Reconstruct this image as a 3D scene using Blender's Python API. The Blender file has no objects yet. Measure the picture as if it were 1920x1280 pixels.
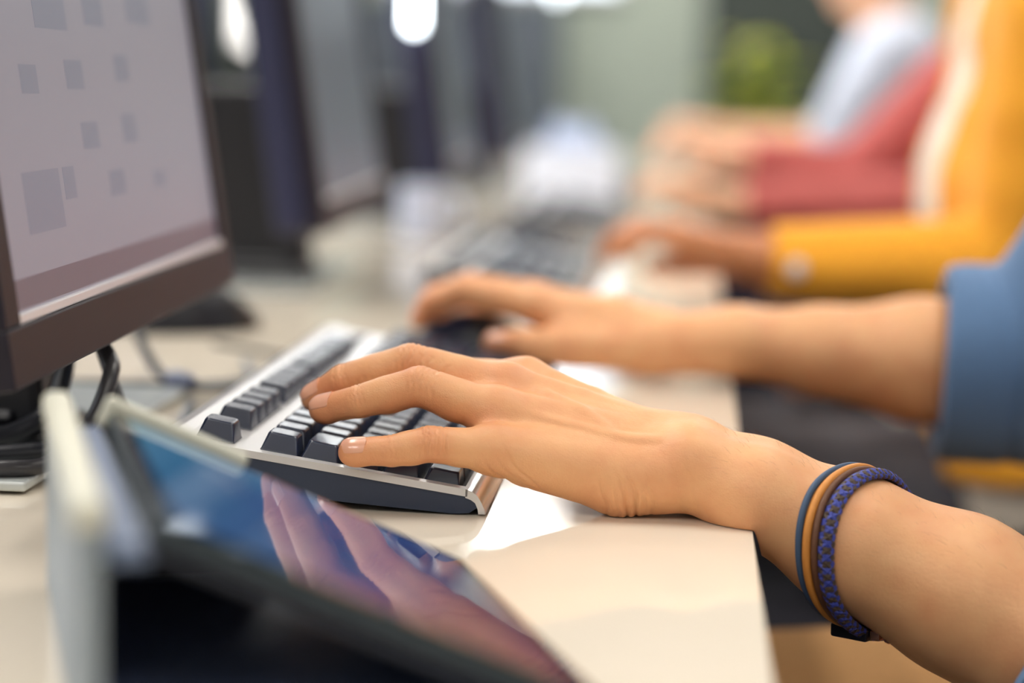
import bpy, bmesh, math, random
import numpy as np
from mathutils import Vector, Matrix
from mathutils.bvhtree import BVHTree

random.seed(7)
rng = np.random.default_rng(7)
SC = bpy.context.scene
COL = SC.collection
S = 0.001          # everything below is written in millimetres; z = 0 is the desk surface, x = 0 its front edge

# ------------------------------------------------------------------ camera
cam_data = bpy.data.cameras.new('camera')
cam = bpy.data.objects.new('camera', cam_data)
COL.objects.link(cam)
cr, cu, cf = Vector((0.99608, 0.08522, 0.02368)), Vector((-0.03367, 0.11777, 0.99247)), Vector((-0.08179, 0.98938, -0.12018))
rot = Matrix((cr, cu, -cf)).transposed()
cam.matrix_world = Matrix.Translation(Vector((-33.1, -937.7, 193.3)) * S) @ rot.to_4x4()
cam_data.sensor_width = 36.0
cam_data.lens = 3940.86 / 1920 * 36
cam_data.clip_start = 0.02
cam_data.dof.use_dof = True
cam_data.dof.focus_distance = 0.955
cam_data.dof.aperture_fstop = 2.8
cam_data.dof.aperture_blades = 0
SC.camera = cam

# ------------------------------------------------------------------ exposure and world
SC.view_settings.view_transform = 'Standard'
SC.view_settings.look = 'None'
SC.view_settings.exposure = 0.12
SC.view_settings.gamma = 1.0
SC.view_settings.use_curve_mapping = False
SC.cycles.use_denoising = True
SC.cycles.max_bounces = 8
SC.cycles.sample_clamp_indirect = 6.0

wd = bpy.data.worlds.new('world'); SC.world = wd
wd.use_nodes = True
wd.node_tree.nodes['Background'].inputs[0].default_value = (0.75, 0.82, 1.0, 1)
wd.node_tree.nodes['Background'].inputs[1].default_value = 0.1

PANEL_STRENGTH = 14.0        # the ceiling light panels, which are built with the room
LED_STRENGTH = 11.0
ADDED_PANE_STRENGTH = 2.6

def area_light(name, loc, size, energy, color, target):
    l = bpy.data.lights.new(name, 'AREA'); l.shape = 'RECTANGLE'
    l.size, l.size_y = size; l.energy = energy; l.color = color
    o = bpy.data.objects.new(name, l); COL.objects.link(o)
    o.location = Vector(loc) * S
    d = (Vector(target) * S - o.location)
    o.rotation_euler = d.to_track_quat('-Z', 'Y').to_euler()
    return o
# added soft fill from the left-hand side and behind the camera, no windows there
area_light('fill_light_side', (-2300, -300, 1100), (2.4, 1.4), 18, (0.90, 0.95, 1.0), (-100, 300, 0))
area_light('fill_light_rear', (300, -3600, 1300), (2.6, 1.2), 4, (1.0, 0.93, 0.84), (0, 200, 0))
area_light('fill_light_deep', (-2300, 3500, 1100), (3.0, 1.4), 80, (0.92, 0.96, 1.0), (0, 3500, 0))

# ------------------------------------------------------------------ helpers
def thing(name, label, cat, loc=(0, 0, 0), group=None, kind=None):
    o = bpy.data.objects.new(name, None); COL.objects.link(o)
    o.empty_display_size = 0.05
    o.location = Vector(loc) * S
    o['label'] = label; o['category'] = cat
    if group: o['group'] = group
    if kind: o['kind'] = kind
    return o

def wloc(o):
    v = Vector((0, 0, 0))
    while o is not None:
        v = v + o.location; o = o.parent
    return v

def obj(name, geo, m, parent=None, smooth=False, label=None, kind=None, loc=None):
    """geo: a bmesh or (verts, faces) in world millimetres -> one mesh object"""
    me = bpy.data.meshes.new(name)
    base = wloc(parent) if parent is not None else Vector((0, 0, 0))
    if loc is not None: base = Vector(loc) * S
    if isinstance(geo, bmesh.types.BMesh):
        for v in geo.verts: v.co = v.co * S - base
        bmesh.ops.recalc_face_normals(geo, faces=geo.faces)
        geo.to_mesh(me); geo.free()
    else:
        vs, fs = geo
        vs = (np.asarray(vs, float) * S - np.array(base))
        me.from_pydata(vs.tolist(), [], [list(f) for f in fs]); me.update()
    wn_ = False
    if smooth:
        me.polygons.foreach_set('use_smooth', [True] * len(me.polygons))
        if smooth != 'all':
            me.set_sharp_from_angle(angle=math.radians(40))
            wn_ = True
        else: wn_ = False
    mats = m if isinstance(m, (list, tuple)) else [m]
    for mm in mats: me.materials.append(mm)
    o = bpy.data.objects.new(name, me); COL.objects.link(o)
    if wn_: o.modifiers.new('weighted_normal', 'WEIGHTED_NORMAL').keep_sharp = True
    if parent is not None:
        o.parent = parent
        if loc is not None: o.location = Vector(loc) * S - wloc(parent)
    elif loc is not None: o.location = Vector(loc) * S
    if label: o['label'] = label
    if kind: o['kind'] = kind
    return o

def tag(o, label, cat, group=None):
    o['label'] = label; o['category'] = cat
    if group: o['group'] = group
    return o

def copy_tree(o, parent=None):
    c = o.copy(); COL.objects.link(c)
    if parent is not None: c.parent = parent
    for ch in list(o.children): copy_tree(ch, c)
    return c

def BM(): return bmesh.new()

def bx(bm, lo, hi, bev=0.0, seg=2, M=None):
    r = bmesh.ops.create_cube(bm, size=1.0)
    vs = r['verts']
    c = [(a + b) / 2 for a, b in zip(lo, hi)]; d = [abs(b - a) for a, b in zip(lo, hi)]
    for v in vs: v.co = Vector((c[0] + v.co.x * d[0], c[1] + v.co.y * d[1], c[2] + v.co.z * d[2]))
    if bev > 0:
        es = list({e for v in vs for e in v.link_edges})
        rr = bmesh.ops.bevel(bm, geom=es, offset=min(bev, min(d) * 0.49), segments=seg, profile=0.5, affect='EDGES')
        vs = list({v for v in rr['verts']} | {v for v in vs if v.is_valid})
    if M is not None:
        for v in vs: v.co = M @ v.co
    return vs

def frame_of(t):
    t = Vector(t).normalized()
    a = Vector((0, 0, 1)) if abs(t.z) < 0.9 else Vector((1, 0, 0))
    u = t.cross(a).normalized(); v = t.cross(u).normalized()
    return u, v

def tube(bm, pts, r, n=10, closed=False, flat=1.0):
    pts = [Vector(p) for p in pts]; N = len(pts); rings = []
    rad = r if isinstance(r, (list, tuple)) else [r] * N
    u = None
    for i, p in enumerate(pts):
        if closed: t = pts[(i + 1) % N] - pts[i - 1]
        else: t = pts[min(i + 1, N - 1)] - pts[max(i - 1, 0)]
        t.normalize()
        if u is None: u, _ = frame_of(t)
        u = (u - t * u.dot(t)).normalized(); w = t.cross(u)
        rings.append([bm.verts.new(p + (u * math.cos(2 * math.pi * k / n) + w * flat * math.sin(2 * math.pi * k / n)) * rad[i]) for k in range(n)])
    for i in range(N if closed else N - 1):
        a, b = rings[i], rings[(i + 1) % N]
        for k in range(n): bm.faces.new((a[k], a[(k + 1) % n], b[(k + 1) % n], b[k]))
    if not closed:
        bm.faces.new(rings[0][::-1]); bm.faces.new(rings[-1])

def lathe(bm, prof, c=(0, 0, 0), n=24):
    rings = []
    for r, z in prof:
        if r < 1e-6: rings.append([bm.verts.new((c[0], c[1], c[2] + z))])
        else: rings.append([bm.verts.new((c[0] + r * math.cos(2 * math.pi * k / n), c[1] + r * math.sin(2 * math.pi * k / n), c[2] + z)) for k in range(n)])
    for a, b in zip(rings[:-1], rings[1:]):
        for k in range(n):
            k2 = (k + 1) % n
            if len(a) == 1 and len(b) == 1: continue
            if len(a) == 1: bm.faces.new((a[0], b[k2], b[k]))
            elif len(b) == 1: bm.faces.new((a[k], a[k2], b[0]))
            else: bm.faces.new((a[k], a[k2], b[k2], b[k]))

def prism(bm, poly, f0, f1):
    """poly: 2D outline; f0/f1 map (p, q) -> 3D for the two end caps"""
    a = [bm.verts.new(f0(*p)) for p in poly]; b = [bm.verts.new(f1(*p)) for p in poly]
    n = len(poly)
    for k in range(n): bm.faces.new((a[k], a[(k + 1) % n], b[(k + 1) % n], b[k]))
    bm.faces.new(a[::-1]); bm.faces.new(b)

def spline(P, n=8):
    """Catmull-Rom through the points P"""
    P = [np.array(p, float) for p in P]; Q = [2 * P[0] - P[1]] + P + [2 * P[-1] - P[-2]]; out = []
    for i in range(1, len(Q) - 2):
        for t in np.linspace(0, 1, n, endpoint=False):
            a, b, c, d = Q[i - 1], Q[i], Q[i + 1], Q[i + 2]
            out.append(0.5 * ((2 * b) + (c - a) * t + (2 * a - 5 * b + 4 * c - d) * t * t + (3 * b - a - 3 * c + d) * t ** 3))
    out.append(P[-1]); return out

# ------------------------------------------------------------------ materials
def srgb(r, g, b):
    f = lambda c: (c / 255 / 12.92) if c / 255 <= 0.04045 else ((c / 255 + 0.055) / 1.055) ** 2.4
    return (f(r), f(g), f(b), 1)

def mat(name, col, rough=0.5, metal=0.0, noise=0.0, nscale=40.0, bump=0.0, bscale=200.0, coat=0.0, spec=0.5, sss=0.0, emit=None, estr=0.0, sheen=0.0, rvar=0.0):
    m = bpy.data.materials.new(name); m.use_nodes = True
    nt = m.node_tree; p = nt.nodes['Principled BSDF']; L = nt.links.new
    p.inputs['Base Color'].default_value = col
    p.inputs['Roughness'].default_value = rough
    p.inputs['Metallic'].default_value = metal
    p.inputs['Specular IOR Level'].default_value = spec
    p.inputs['Coat Weight'].default_value = coat
    p.inputs['Coat Roughness'].default_value = 0.05
    if sheen: p.inputs['Sheen Weight'].default_value = sheen
    if sss:
        p.inputs['Subsurface Weight'].default_value = sss
        p.inputs['Subsurface Radius'].default_value = (1.0, 0.35, 0.2)
        p.inputs['Subsurface Scale'].default_value = 0.004
    if emit:
        p.inputs['Emission Color'].default_value = emit
        p.inputs['Emission Strength'].default_value = estr
    tc = nt.nodes.new('ShaderNodeTexCoord')
    if noise or rvar:
        n = nt.nodes.new('ShaderNodeTexNoise'); n.inputs['Scale'].default_value = nscale; n.inputs['Detail'].default_value = 5
        L(tc.outputs['Object'], n.inputs['Vector'])
        if noise:
            mx = nt.nodes.new('ShaderNodeMix'); mx.data_type = 'RGBA'; mx.blend_type = 'MIX'
            mx.inputs['A'].default_value = tuple(c * (1 - noise) for c in col[:3]) + (1,)
            mx.inputs['B'].default_value = tuple(min(1, c * (1 + noise)) for c in col[:3]) + (1,)
            L(n.outputs['Fac'], mx.inputs['Factor']); L(mx.outputs['Result'], p.inputs['Base Color'])
        if rvar:
            mr = nt.nodes.new('ShaderNodeMapRange'); mr.inputs['To Min'].default_value = max(0, rough - rvar); mr.inputs['To Max'].default_value = rough + rvar
            L(n.outputs['Fac'], mr.inputs['Value']); L(mr.outputs['Result'], p.inputs['Roughness'])
    if bump:
        n2 = nt.nodes.new('ShaderNodeTexNoise'); n2.inputs['Scale'].default_value = bscale; n2.inputs['Detail'].default_value = 4
        L(tc.outputs['Object'], n2.inputs['Vector'])
        b = nt.nodes.new('ShaderNodeBump'); b.inputs['Strength'].default_value = bump; b.inputs['Distance'].default_value = 0.001
        L(n2.outputs['Fac'], b.inputs['Height']); L(b.outputs['Normal'], p.inputs['Normal'])
    return m

def skin_mat(name, base, red, sss=0.12):
    m = bpy.data.materials.new(name); m.use_nodes = True
    nt = m.node_tree; p = nt.nodes['Principled BSDF']; L = nt.links.new
    tc = nt.nodes.new('ShaderNodeTexCoord')
    n = nt.nodes.new('ShaderNodeTexNoise'); n.inputs['Scale'].default_value = 55; n.inputs['Detail'].default_value = 6
    L(tc.outputs['Object'], n.inputs['Vector'])
    at = nt.nodes.new('ShaderNodeAttribute'); at.attribute_name = 'blush'
    ma = nt.nodes.new('ShaderNodeMath'); ma.operation = 'MULTIPLY_ADD'
    L(n.outputs['Fac'], ma.inputs[0]); ma.inputs[1].default_value = 0.8; L(at.outputs['Fac'], ma.inputs[2])
    su = nt.nodes.new('ShaderNodeMath'); su.operation = 'SUBTRACT'; su.use_clamp = True
    L(ma.outputs[0], su.inputs[0]); su.inputs[1].default_value = 0.22
    mx = nt.nodes.new('ShaderNodeMix'); mx.data_type = 'RGBA'
    mx.inputs['A'].default_value = base; mx.inputs['B'].default_value = red
    L(su.outputs[0], mx.inputs['Factor']); L(mx.outputs['Result'], p.inputs['Base Color'])
    p.inputs['Roughness'].default_value = 0.46
    p.inputs['Specular IOR Level'].default_value = 0.42
    p.inputs['Subsurface Weight'].default_value = sss
    p.inputs['Subsurface Radius'].default_value = (1.0, 0.38, 0.2)
    p.inputs['Subsurface Scale'].default_value = 0.003
    v = nt.nodes.new('ShaderNodeTexVoronoi'); v.inputs['Scale'].default_value = 900; v.feature = 'DISTANCE_TO_EDGE'
    L(tc.outputs['Object'], v.inputs['Vector'])
    n2 = nt.nodes.new('ShaderNodeTexNoise'); n2.inputs['Scale'].default_value = 420; n2.inputs['Detail'].default_value = 5
    L(tc.outputs['Object'], n2.inputs['Vector'])
    ad = nt.nodes.new('ShaderNodeMath'); ad.operation = 'MULTIPLY_ADD'; L(v.outputs['Distance'], ad.inputs[0]); ad.inputs[1].default_value = 0.6; L(n2.outputs['Fac'], ad.inputs[2])
    b = nt.nodes.new('ShaderNodeBump'); b.inputs['Strength'].default_value = 0.28; b.inputs['Distance'].default_value = 0.0008
    L(ad.outputs[0], b.inputs['Height']); L(b.outputs['Normal'], p.inputs['Normal'])
    return m

M = {}
M['desk'] = mat('desk_laminate', srgb(228, 216, 197), 0.06, noise=0.03, nscale=12, spec=0.5, rvar=0.02)
M['desk_edge'] = mat('desk_edge_band', srgb(205, 195, 175), 0.4)
M['desk_leg'] = mat('desk_leg_metal', srgb(70, 72, 78), 0.4, 0.8)
M['silver'] = mat('keyboard_silver', srgb(206, 204, 203), 0.3, 0.3, noise=0.02, nscale=300)
M['chrome'] = mat('keyboard_lip', srgb(205, 204, 205), 0.16, 0.85)
M['kb_dark'] = mat('keyboard_dark_case', srgb(40, 50, 70), 0.5, noise=0.05, nscale=400)
M['key'] = mat('keycap_plastic', srgb(22, 33, 58), 0.27, spec=0.85, bump=0.02, bscale=2500)
M['well'] = mat('key_well', srgb(24, 26, 34), 0.6)
M['bezel'] = mat('monitor_bezel', srgb(36, 32, 41), 0.45, spec=0.25, noise=0.04, nscale=200)
M['bezel_dark'] = mat('monitor_back', srgb(30, 33, 64), 0.5, noise=0.05)
M['strip'] = mat('bezel_strip', srgb(226, 224, 228), 0.3, 0.2)
M['black'] = mat('black_plastic', srgb(20, 20, 26), 0.35)
M['rubber'] = mat('cable_rubber', srgb(26, 27, 33), 0.38)
M['cable_grey'] = mat('cable_grey', srgb(60, 58, 60), 0.3)
M['plug'] = mat('cable_plug', srgb(92, 98, 122), 0.4)
M['plate'] = mat('stand_plate', srgb(196, 200, 196), 0.12, noise=0.03, coat=0.3)
M['paper'] = mat('white_carton', srgb(228, 238, 255), 0.5)
M['white'] = mat('white_card', srgb(186, 194, 214), 0.3)
# ------------------------------------------------------------------ the room
M['wall_sage'] = mat('wall_sage_paint', srgb(172, 182, 168), 0.85, noise=0.04, nscale=3, bump=0.05, bscale=300)
M['wall_pale'] = mat('wall_pale_paint', srgb(200, 200, 196), 0.85, noise=0.03, nscale=3, bump=0.05, bscale=300)
M['wall_navy'] = mat('wall_navy_paint', srgb(44, 48, 78), 0.8, noise=0.05, nscale=3)
M['ceil'] = mat('ceiling_tile', srgb(222, 222, 220), 0.9, noise=0.03, nscale=60)
M['floor'] = mat('dark_carpet', srgb(38, 36, 48), 0.95, noise=0.25, nscale=900, bump=0.3, bscale=1500)
M['door'] = mat('dark_green_door', srgb(58, 66, 60), 0.6, noise=0.06, nscale=20)
M['cabinet'] = mat('cabinet_grey', srgb(96, 104, 114), 0.55, noise=0.04, nscale=8)
M['frame_w'] = mat('frame_white', srgb(210, 210, 208), 0.5)
M['panel_emit'] = mat('light_panel', (1, 1, 1, 1), 0.4, emit=(1.0, 0.955, 0.89, 1), estr=PANEL_STRENGTH)
M['led'] = mat('led_tube', (1, 1, 1, 1), 0.4, emit=(0.86, 0.95, 1.0, 1), estr=LED_STRENGTH)
M['led_dim'] = mat('led_tube_dim', (1, 1, 1, 1), 0.4, emit=(1.0, 0.93, 0.84, 1), estr=2.2)

X0, X1, Y0, Y1, Z0, Z1 = -2600, 3200, -4200, 10400, -740, 1900
def shell(name, lo, hi, m):
    b = BM(); bx(b, lo, hi); o = obj(name, b, m); o['kind'] = 'structure'; return o
shell('floor', (X0 - 100, Y0 - 100, Z0 - 60), (X1 + 100, Y1 + 100, Z0), M['floor'])
ceiling = shell('ceiling', (X0 - 100, Y0 - 100, Z1), (X1 + 100, Y1 + 100, Z1 + 60), M['ceil'])
wall_back = shell('wall_back', (X0, Y1, Z0), (X1, Y1 + 100, Z1), M['wall_sage'])
shell('wall_left', (X0 - 100, Y0, Z0), (X0, Y1, Z1), M['wall_navy'])
shell('wall_right', (X1, Y0, Z0), (X1 + 100, Y1, Z1), M['wall_pale'])
shell('wall_front', (X0, Y0 - 100, Z0), (X1, Y0, Z1), M['wall_pale'])
b = BM(); bx(b, (-720, Y1 - 18, Z0), (65, Y1, Z0 + 110), 4)
o = obj('baseboard_back', b, M['frame_w']); o['kind'] = 'structure'

# door in the back wall, dark green, with frame and handle
d = thing('door_1', 'dark green door in the sage back wall', 'door', (420, Y1, Z0), kind='structure')
b = BM(); bx(b, (85, Y1 - 40, Z0), (755, Y1 - 2, Z0 + 2080), 3); obj('door_leaf', b, M['door'], d)
b = BM(); bx(b, (20, Y1 - 55, Z0), (85, Y1 - 1, Z0 + 2140), 3); bx(b, (755, Y1 - 55, Z0), (820, Y1 - 1, Z0 + 2140), 3); bx(b, (20, Y1 - 55, Z0 + 2080), (820, Y1 - 1, Z0 + 2140), 3)
obj('door_frame', b, M['door'], d)
b = BM(); tube(b, [(150, Y1 - 40, Z0 + 1000), (150, Y1 - 95, Z0 + 1000), (260, Y1 - 95, Z0 + 1000)], 9, 8); obj('door_handle', b, M['silver'], d, True)

# ceiling light panels: frame and glowing diffuser
def ceiling_light(x, y, label, l=600):
    t = thing('ceiling_light', label, 'ceiling light', (x, y, Z1), 'ceiling light panels over the desks')
    w = 150
    b = BM()
    bx(b, (x - w - 22, y - l - 22, Z1 - 26), (x - w, y + l + 22, Z1), 2); bx(b, (x + w, y - l - 22, Z1 - 26), (x + w + 22, y + l + 22, Z1), 2)
    bx(b, (x - w, y - l - 22, Z1 - 26), (x + w, y - l, Z1), 2); bx(b, (x - w, y + l, Z1 - 26), (x + w, y + l + 22, Z1), 2)
    obj('frame', b, M['frame_w'], t)
    b = BM(); bx(b, (x - w, y - l, Z1 - 16), (x + w, y + l, Z1 - 2)); obj('diffuser', b, M['panel_emit'], t)
ROWN = {-1490: 'added by the left wall for brighter key tops', -785: 'over the monitors', 620: 'over the chairs', 2000: 'over the aisle'}  # leftmost row is added to lighten the key tops
NTH = ['behind the camera', 'second from the camera end', 'middle', 'fourth from the camera end', 'nearest the back wall']
for x in ROWN:
    for k, y in enumerate((-2300, 350, 2950, 6000, 8850)):
        ceiling_light(x, y, 'white ceiling light panel, %s in the row %s' % (NTH[k], ROWN[x]), 470 if (x == -785 and k == 4) else 600)
ceiling_light(-130, 9640, 'white ceiling light panel added for key glints, alone in front of the sage wall')  # extra panel added so the key tops catch a glint

# tall grey cabinets along the back wall, left of the sage wall
def cabinet(x, w, label, m):
    t = thing('storage_cabinet', label, 'cabinet', (x + w / 2, Y1 - 240, Z0), 'cabinets along the back wall')
    b = BM(); bx(b, (x, Y1 - 440, Z0 + 60), (x + w, Y1 - 6, Z0 + 1380), 4); obj('carcass', b, m, t)
    b = BM(); bx(b, (x + 10, Y1 - 420, Z0 + 0.5), (x + w - 10, Y1 - 20, Z0 + 60)); obj('plinth', b, M['black'], t)
    for k in range(2):
        a = x + 6 + k * (w / 2); e = a + w / 2 - 12
        b = BM(); bx(b, (a, Y1 - 462, Z0 + 66), (e, Y1 - 440.5, Z0 + 1374), 3); dd = obj('door', b, m, t)
        hx = e - 30 if k == 0 else a + 30
        b = BM(); tube(b, [(hx, Y1 - 462, 250), (hx, Y1 - 490, 250), (hx, Y1 - 490, 420), (hx, Y1 - 462, 420)], 6, 8); obj('handle', b, M['silver'], dd, True)
M['cabinet_navy'] = mat('cabinet_navy', srgb(40, 44, 72), 0.55, noise=0.05, nscale=8)
cabinet(-1260, 520, 'blue grey two door cabinet next to the sage wall', M['cabinet'])
cabinet(-1790, 520, 'blue grey two door cabinet in the middle of the cabinet row', M['cabinet'])
cabinet(-2330, 530, 'navy two door cabinet at the far end of the row', M['cabinet_navy'])

# unseen clerestory window above the cabinets, added for glints on keys and desk
M['added_pane'] = mat('added_window_pane', srgb(210, 224, 240), 0.1, emit=(0.86, 0.93, 1.0, 1), estr=ADDED_PANE_STRENGTH)
wn = thing('added_window', 'long bright window added high above the cabinets for reflections', 'window', (-1300, Y1, 720), kind='structure')
for k in range(3):
    a = -1690 + k * 420
    b = BM(); bx(b, (a + 20, Y1 - 14, 740), (a + 400, Y1 - 4, 1480)); obj('pane', b, M['added_pane'], wn)
for k in range(4):
    a = -1690 + k * 420
    b = BM(); bx(b, (a - 20, Y1 - 40, 741), (a + 20, Y1 - 1, 1479), 2); obj('mullion', b, M['frame_w'], wn)
b = BM(); bx(b, (-1710, Y1 - 60, 700), (-420, Y1 - 1, 740), 3); obj('sill', b, M['frame_w'], wn)
b = BM(); bx(b, (-1710, Y1 - 40, 1480), (-420, Y1 - 1, 1520), 3); obj('head_rail', b, M['frame_w'], wn)

# slim upright LED lamps
def led(x, y, z0, z1, r, m, label):
    t = thing('pendant_lamp', label, 'lamp', (x, y, z1), 'slim hanging tube lamps')
    b = BM(); lathe(b, [(0, z0), (r, z0 + r * 0.6), (r, z1 - 8), (0, z1 - 8)], (x, y, 0), 20); obj('tube', b, m, t, True)
    b = BM(); lathe(b, [(0, z1 - 8), (r + 5, z1 - 8), (r + 5, z1 + 30), (0, z1 + 34)], (x, y, 0), 20); obj('cap', b, M['black'], t, True)
    b = BM(); tube(b, [(x, y, z1 + 34), (x, y, Z1)], 3, 6); obj('cord', b, M['rubber'], t)
led(-392, 1765, 262, 640, 9, M['led'], 'slim bright white tube lamp hanging right beyond the second monitor')
led(-1395, 5600, 280, 900, 60, M['led_dim'], 'thick dim white tube lamp hanging behind the first monitor')
led(-640, 8400, 600, 1300, 13, M['led'], 'slim tube lamp hanging in front of the sage wall')

# potted plant by the door
M['leaf'] = mat('leaf_green', srgb(236, 246, 104), 0.4, noise=0.2, nscale=14, spec=0.4)
M['leaf_d'] = mat('leaf_dark', srgb(90, 150, 60), 0.45, noise=0.3, nscale=14)
M['pot'] = mat('plant_pot', srgb(120, 116, 110), 0.7, noise=0.08, nscale=30)
M['soil'] = mat('soil', srgb(40, 30, 24), 0.95, noise=0.3, nscale=120, bump=0.6, bscale=200)
M['stem'] = mat('plant_stem', srgb(96, 88, 50), 0.7, noise=0.2)
def plant(x, y):
    t = thing('potted_plant', 'leafy green potted plant standing in front of the dark door', 'plant', (x, y, Z0))
    b = BM(); lathe(b, [(0, 0.5), (120, 0.5), (160, 300), (172, 300), (172, 330), (150, 330), (148, 305), (0, 305)], (x, y, Z0), 28); obj('pot', b, M['pot'], t, True)
    b = BM(); lathe(b, [(0, 306), (146, 306), (146, 312), (0, 318)], (x, y, Z0), 20); obj('soil', b, M['soil'], t)
    R = random.Random(3)
    stems = BM(); k = 0
    for s in range(7):
        a = s * 0.9 + 0.3; top = Vector((x + 110 * math.cos(a), y + 110 * math.sin(a), Z0 + 950 + 60 * (s % 4)))
        p0 = Vector((x + 25 * math.cos(a), y + 25 * math.sin(a), Z0 + 308))
        path = spline([p0, p0.lerp(top, 0.5) + Vector((0, 0, 40)), top], 6); tube(stems, path, 7, 6)
        for j in range(6):
            f = 0.45 + 0.11 * j
            q = Vector(path[min(int(f * (len(path) - 1)), len(path) - 1)])
            an = a + j * 2.2 + R.uniform(-.3, .3); dr = Vector((math.cos(an), math.sin(an), R.uniform(0.2, 0.8))).normalized()
            ln = R.uniform(180, 260); wd_ = ln * 0.24; sd = dr.cross(Vector((0, 0, 1))).normalized(); up = sd.cross(dr)
            bb = BM(); rows = []
            for i in range(7):
                g = i / 6; c = q + dr * ln * g - Vector((0, 0, 70 * g * g)); w = wd_ * math.sin(math.pi * min(1, g * 0.96 + 0.02)) ** 0.8 + 0.6
                rows.append([bb.verts.new(c + sd * w * e + up * abs(e) * w * 0.35) for e in (-1, 0, 1)])
            for r0, r1 in zip(rows[:-1], rows[1:]):
                for e in range(2): bb.faces.new((r0[e], r0[e + 1], r1[e + 1], r1[e]))
            bmesh.ops.solidify(bb, geom=list(bb.faces), thickness=1.5)
            obj('leaf', bb, M['leaf'] if (s + j) % 5 else M['leaf_d'], t, True)
    obj('stems', stems, M['stem'], t, True)
plant(225, 8100)

# ------------------------------------------------------------------ the long desk
DY0, DY1, DX0 = -480, 5150, -880
desk = thing('desk', 'long cream laminate desk with straight front edge', 'desk', (DX0 / 2, 2000, Z0))
b = BM(); bx(b, (DX0, DY0, -26), (0, DY1, 0), 0.7, 2); obj('worktop', b, M['desk'], desk, True)
for y in (-380, 1400, 3200, 5000):
    for x in (-790, -110):
        b = BM(); bx(b, (x - 22, y - 22, Z0 + 0.5), (x + 22, y + 22, -26), 3); obj('leg', b, M['desk_leg'], desk)
b = BM(); bx(b, (DX0 + 60, DY0 + 110, -420), (DX0 + 78, DY1 - 110, -27)); obj('modesty_panel', b, M['desk_leg'], desk)
# ------------------------------------------------------------------ keyboards
P = 19.05; TILT = 0.1795
KX, GAP = -244.88, 1.5824
def keytop_z(v): return 38.1 - v * math.sin(TILT)
def case_z(v): return 28.5 - 0.138 * v
def vx(v): return KX + v * math.cos(TILT)
KEYMESH = {}
def key_mesh(w, dlen):
    """a tapered keycap: w along the board, dlen towards the user; origin in the middle of its top"""
    k = (round(w, 2), round(dlen, 2))
    if k in KEYMESH: return KEYMESH[k]
    bm = BM(); hw, hd = w / 2 - 0.45, dlen / 2 - 0.45
    def ring(ix, iy0, iy1, z, r):
        out = []
        xs, ys0, ys1 = hd - ix, hw - iy0, hw - iy1
        cs = [(xs, ys1, 0), (-xs, ys1, 90), (-xs, -ys0, 180), (xs, -ys0, 270)]
        for cx, cy, a0 in cs:
            for a in (0, 45, 90):
                t = math.radians(a0 + a); sx, sy = (1 if cx > 0 else -1), (1 if cy > 0 else -1)
                out.append(bm.verts.new((cx - sx * r + r * math.cos(t), cy - sy * r + r * math.sin(t), z)))
        return out
    rs = [ring(0, 0, 0, -9.0, 0.6), ring(0.5, 0.5, 0.5, -7.8, 0.8), ring(2.1, 2.3, 2.3, -0.9, 1.6), ring(2.5, 2.7, 2.7, -0.25, 1.9), ring(3.2, 3.4, 3.4, 0.0, 1.6), ring(5.2, 5.4, 5.4, -0.35, 1.0)]
    for a, c in zip(rs[:-1], rs[1:]):
        n = len(a)
        for i in range(n): bm.faces.new((a[i], a[(i + 1) % n], c[(i + 1) % n], c[i]))
    bm.faces.new(rs[-1])
    for v in bm.verts: v.co *= S
    bmesh.ops.recalc_face_normals(bm, faces=bm.faces)
    me = bpy.data.meshes.new('key'); bm.to_mesh(me); bm.free()
    me.polygons.foreach_set('use_smooth', [True] * len(me.polygons)); me.set_sharp_from_angle(angle=math.radians(50))
    me.materials.append(M['key']); KEYMESH[k] = me; return me

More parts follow.
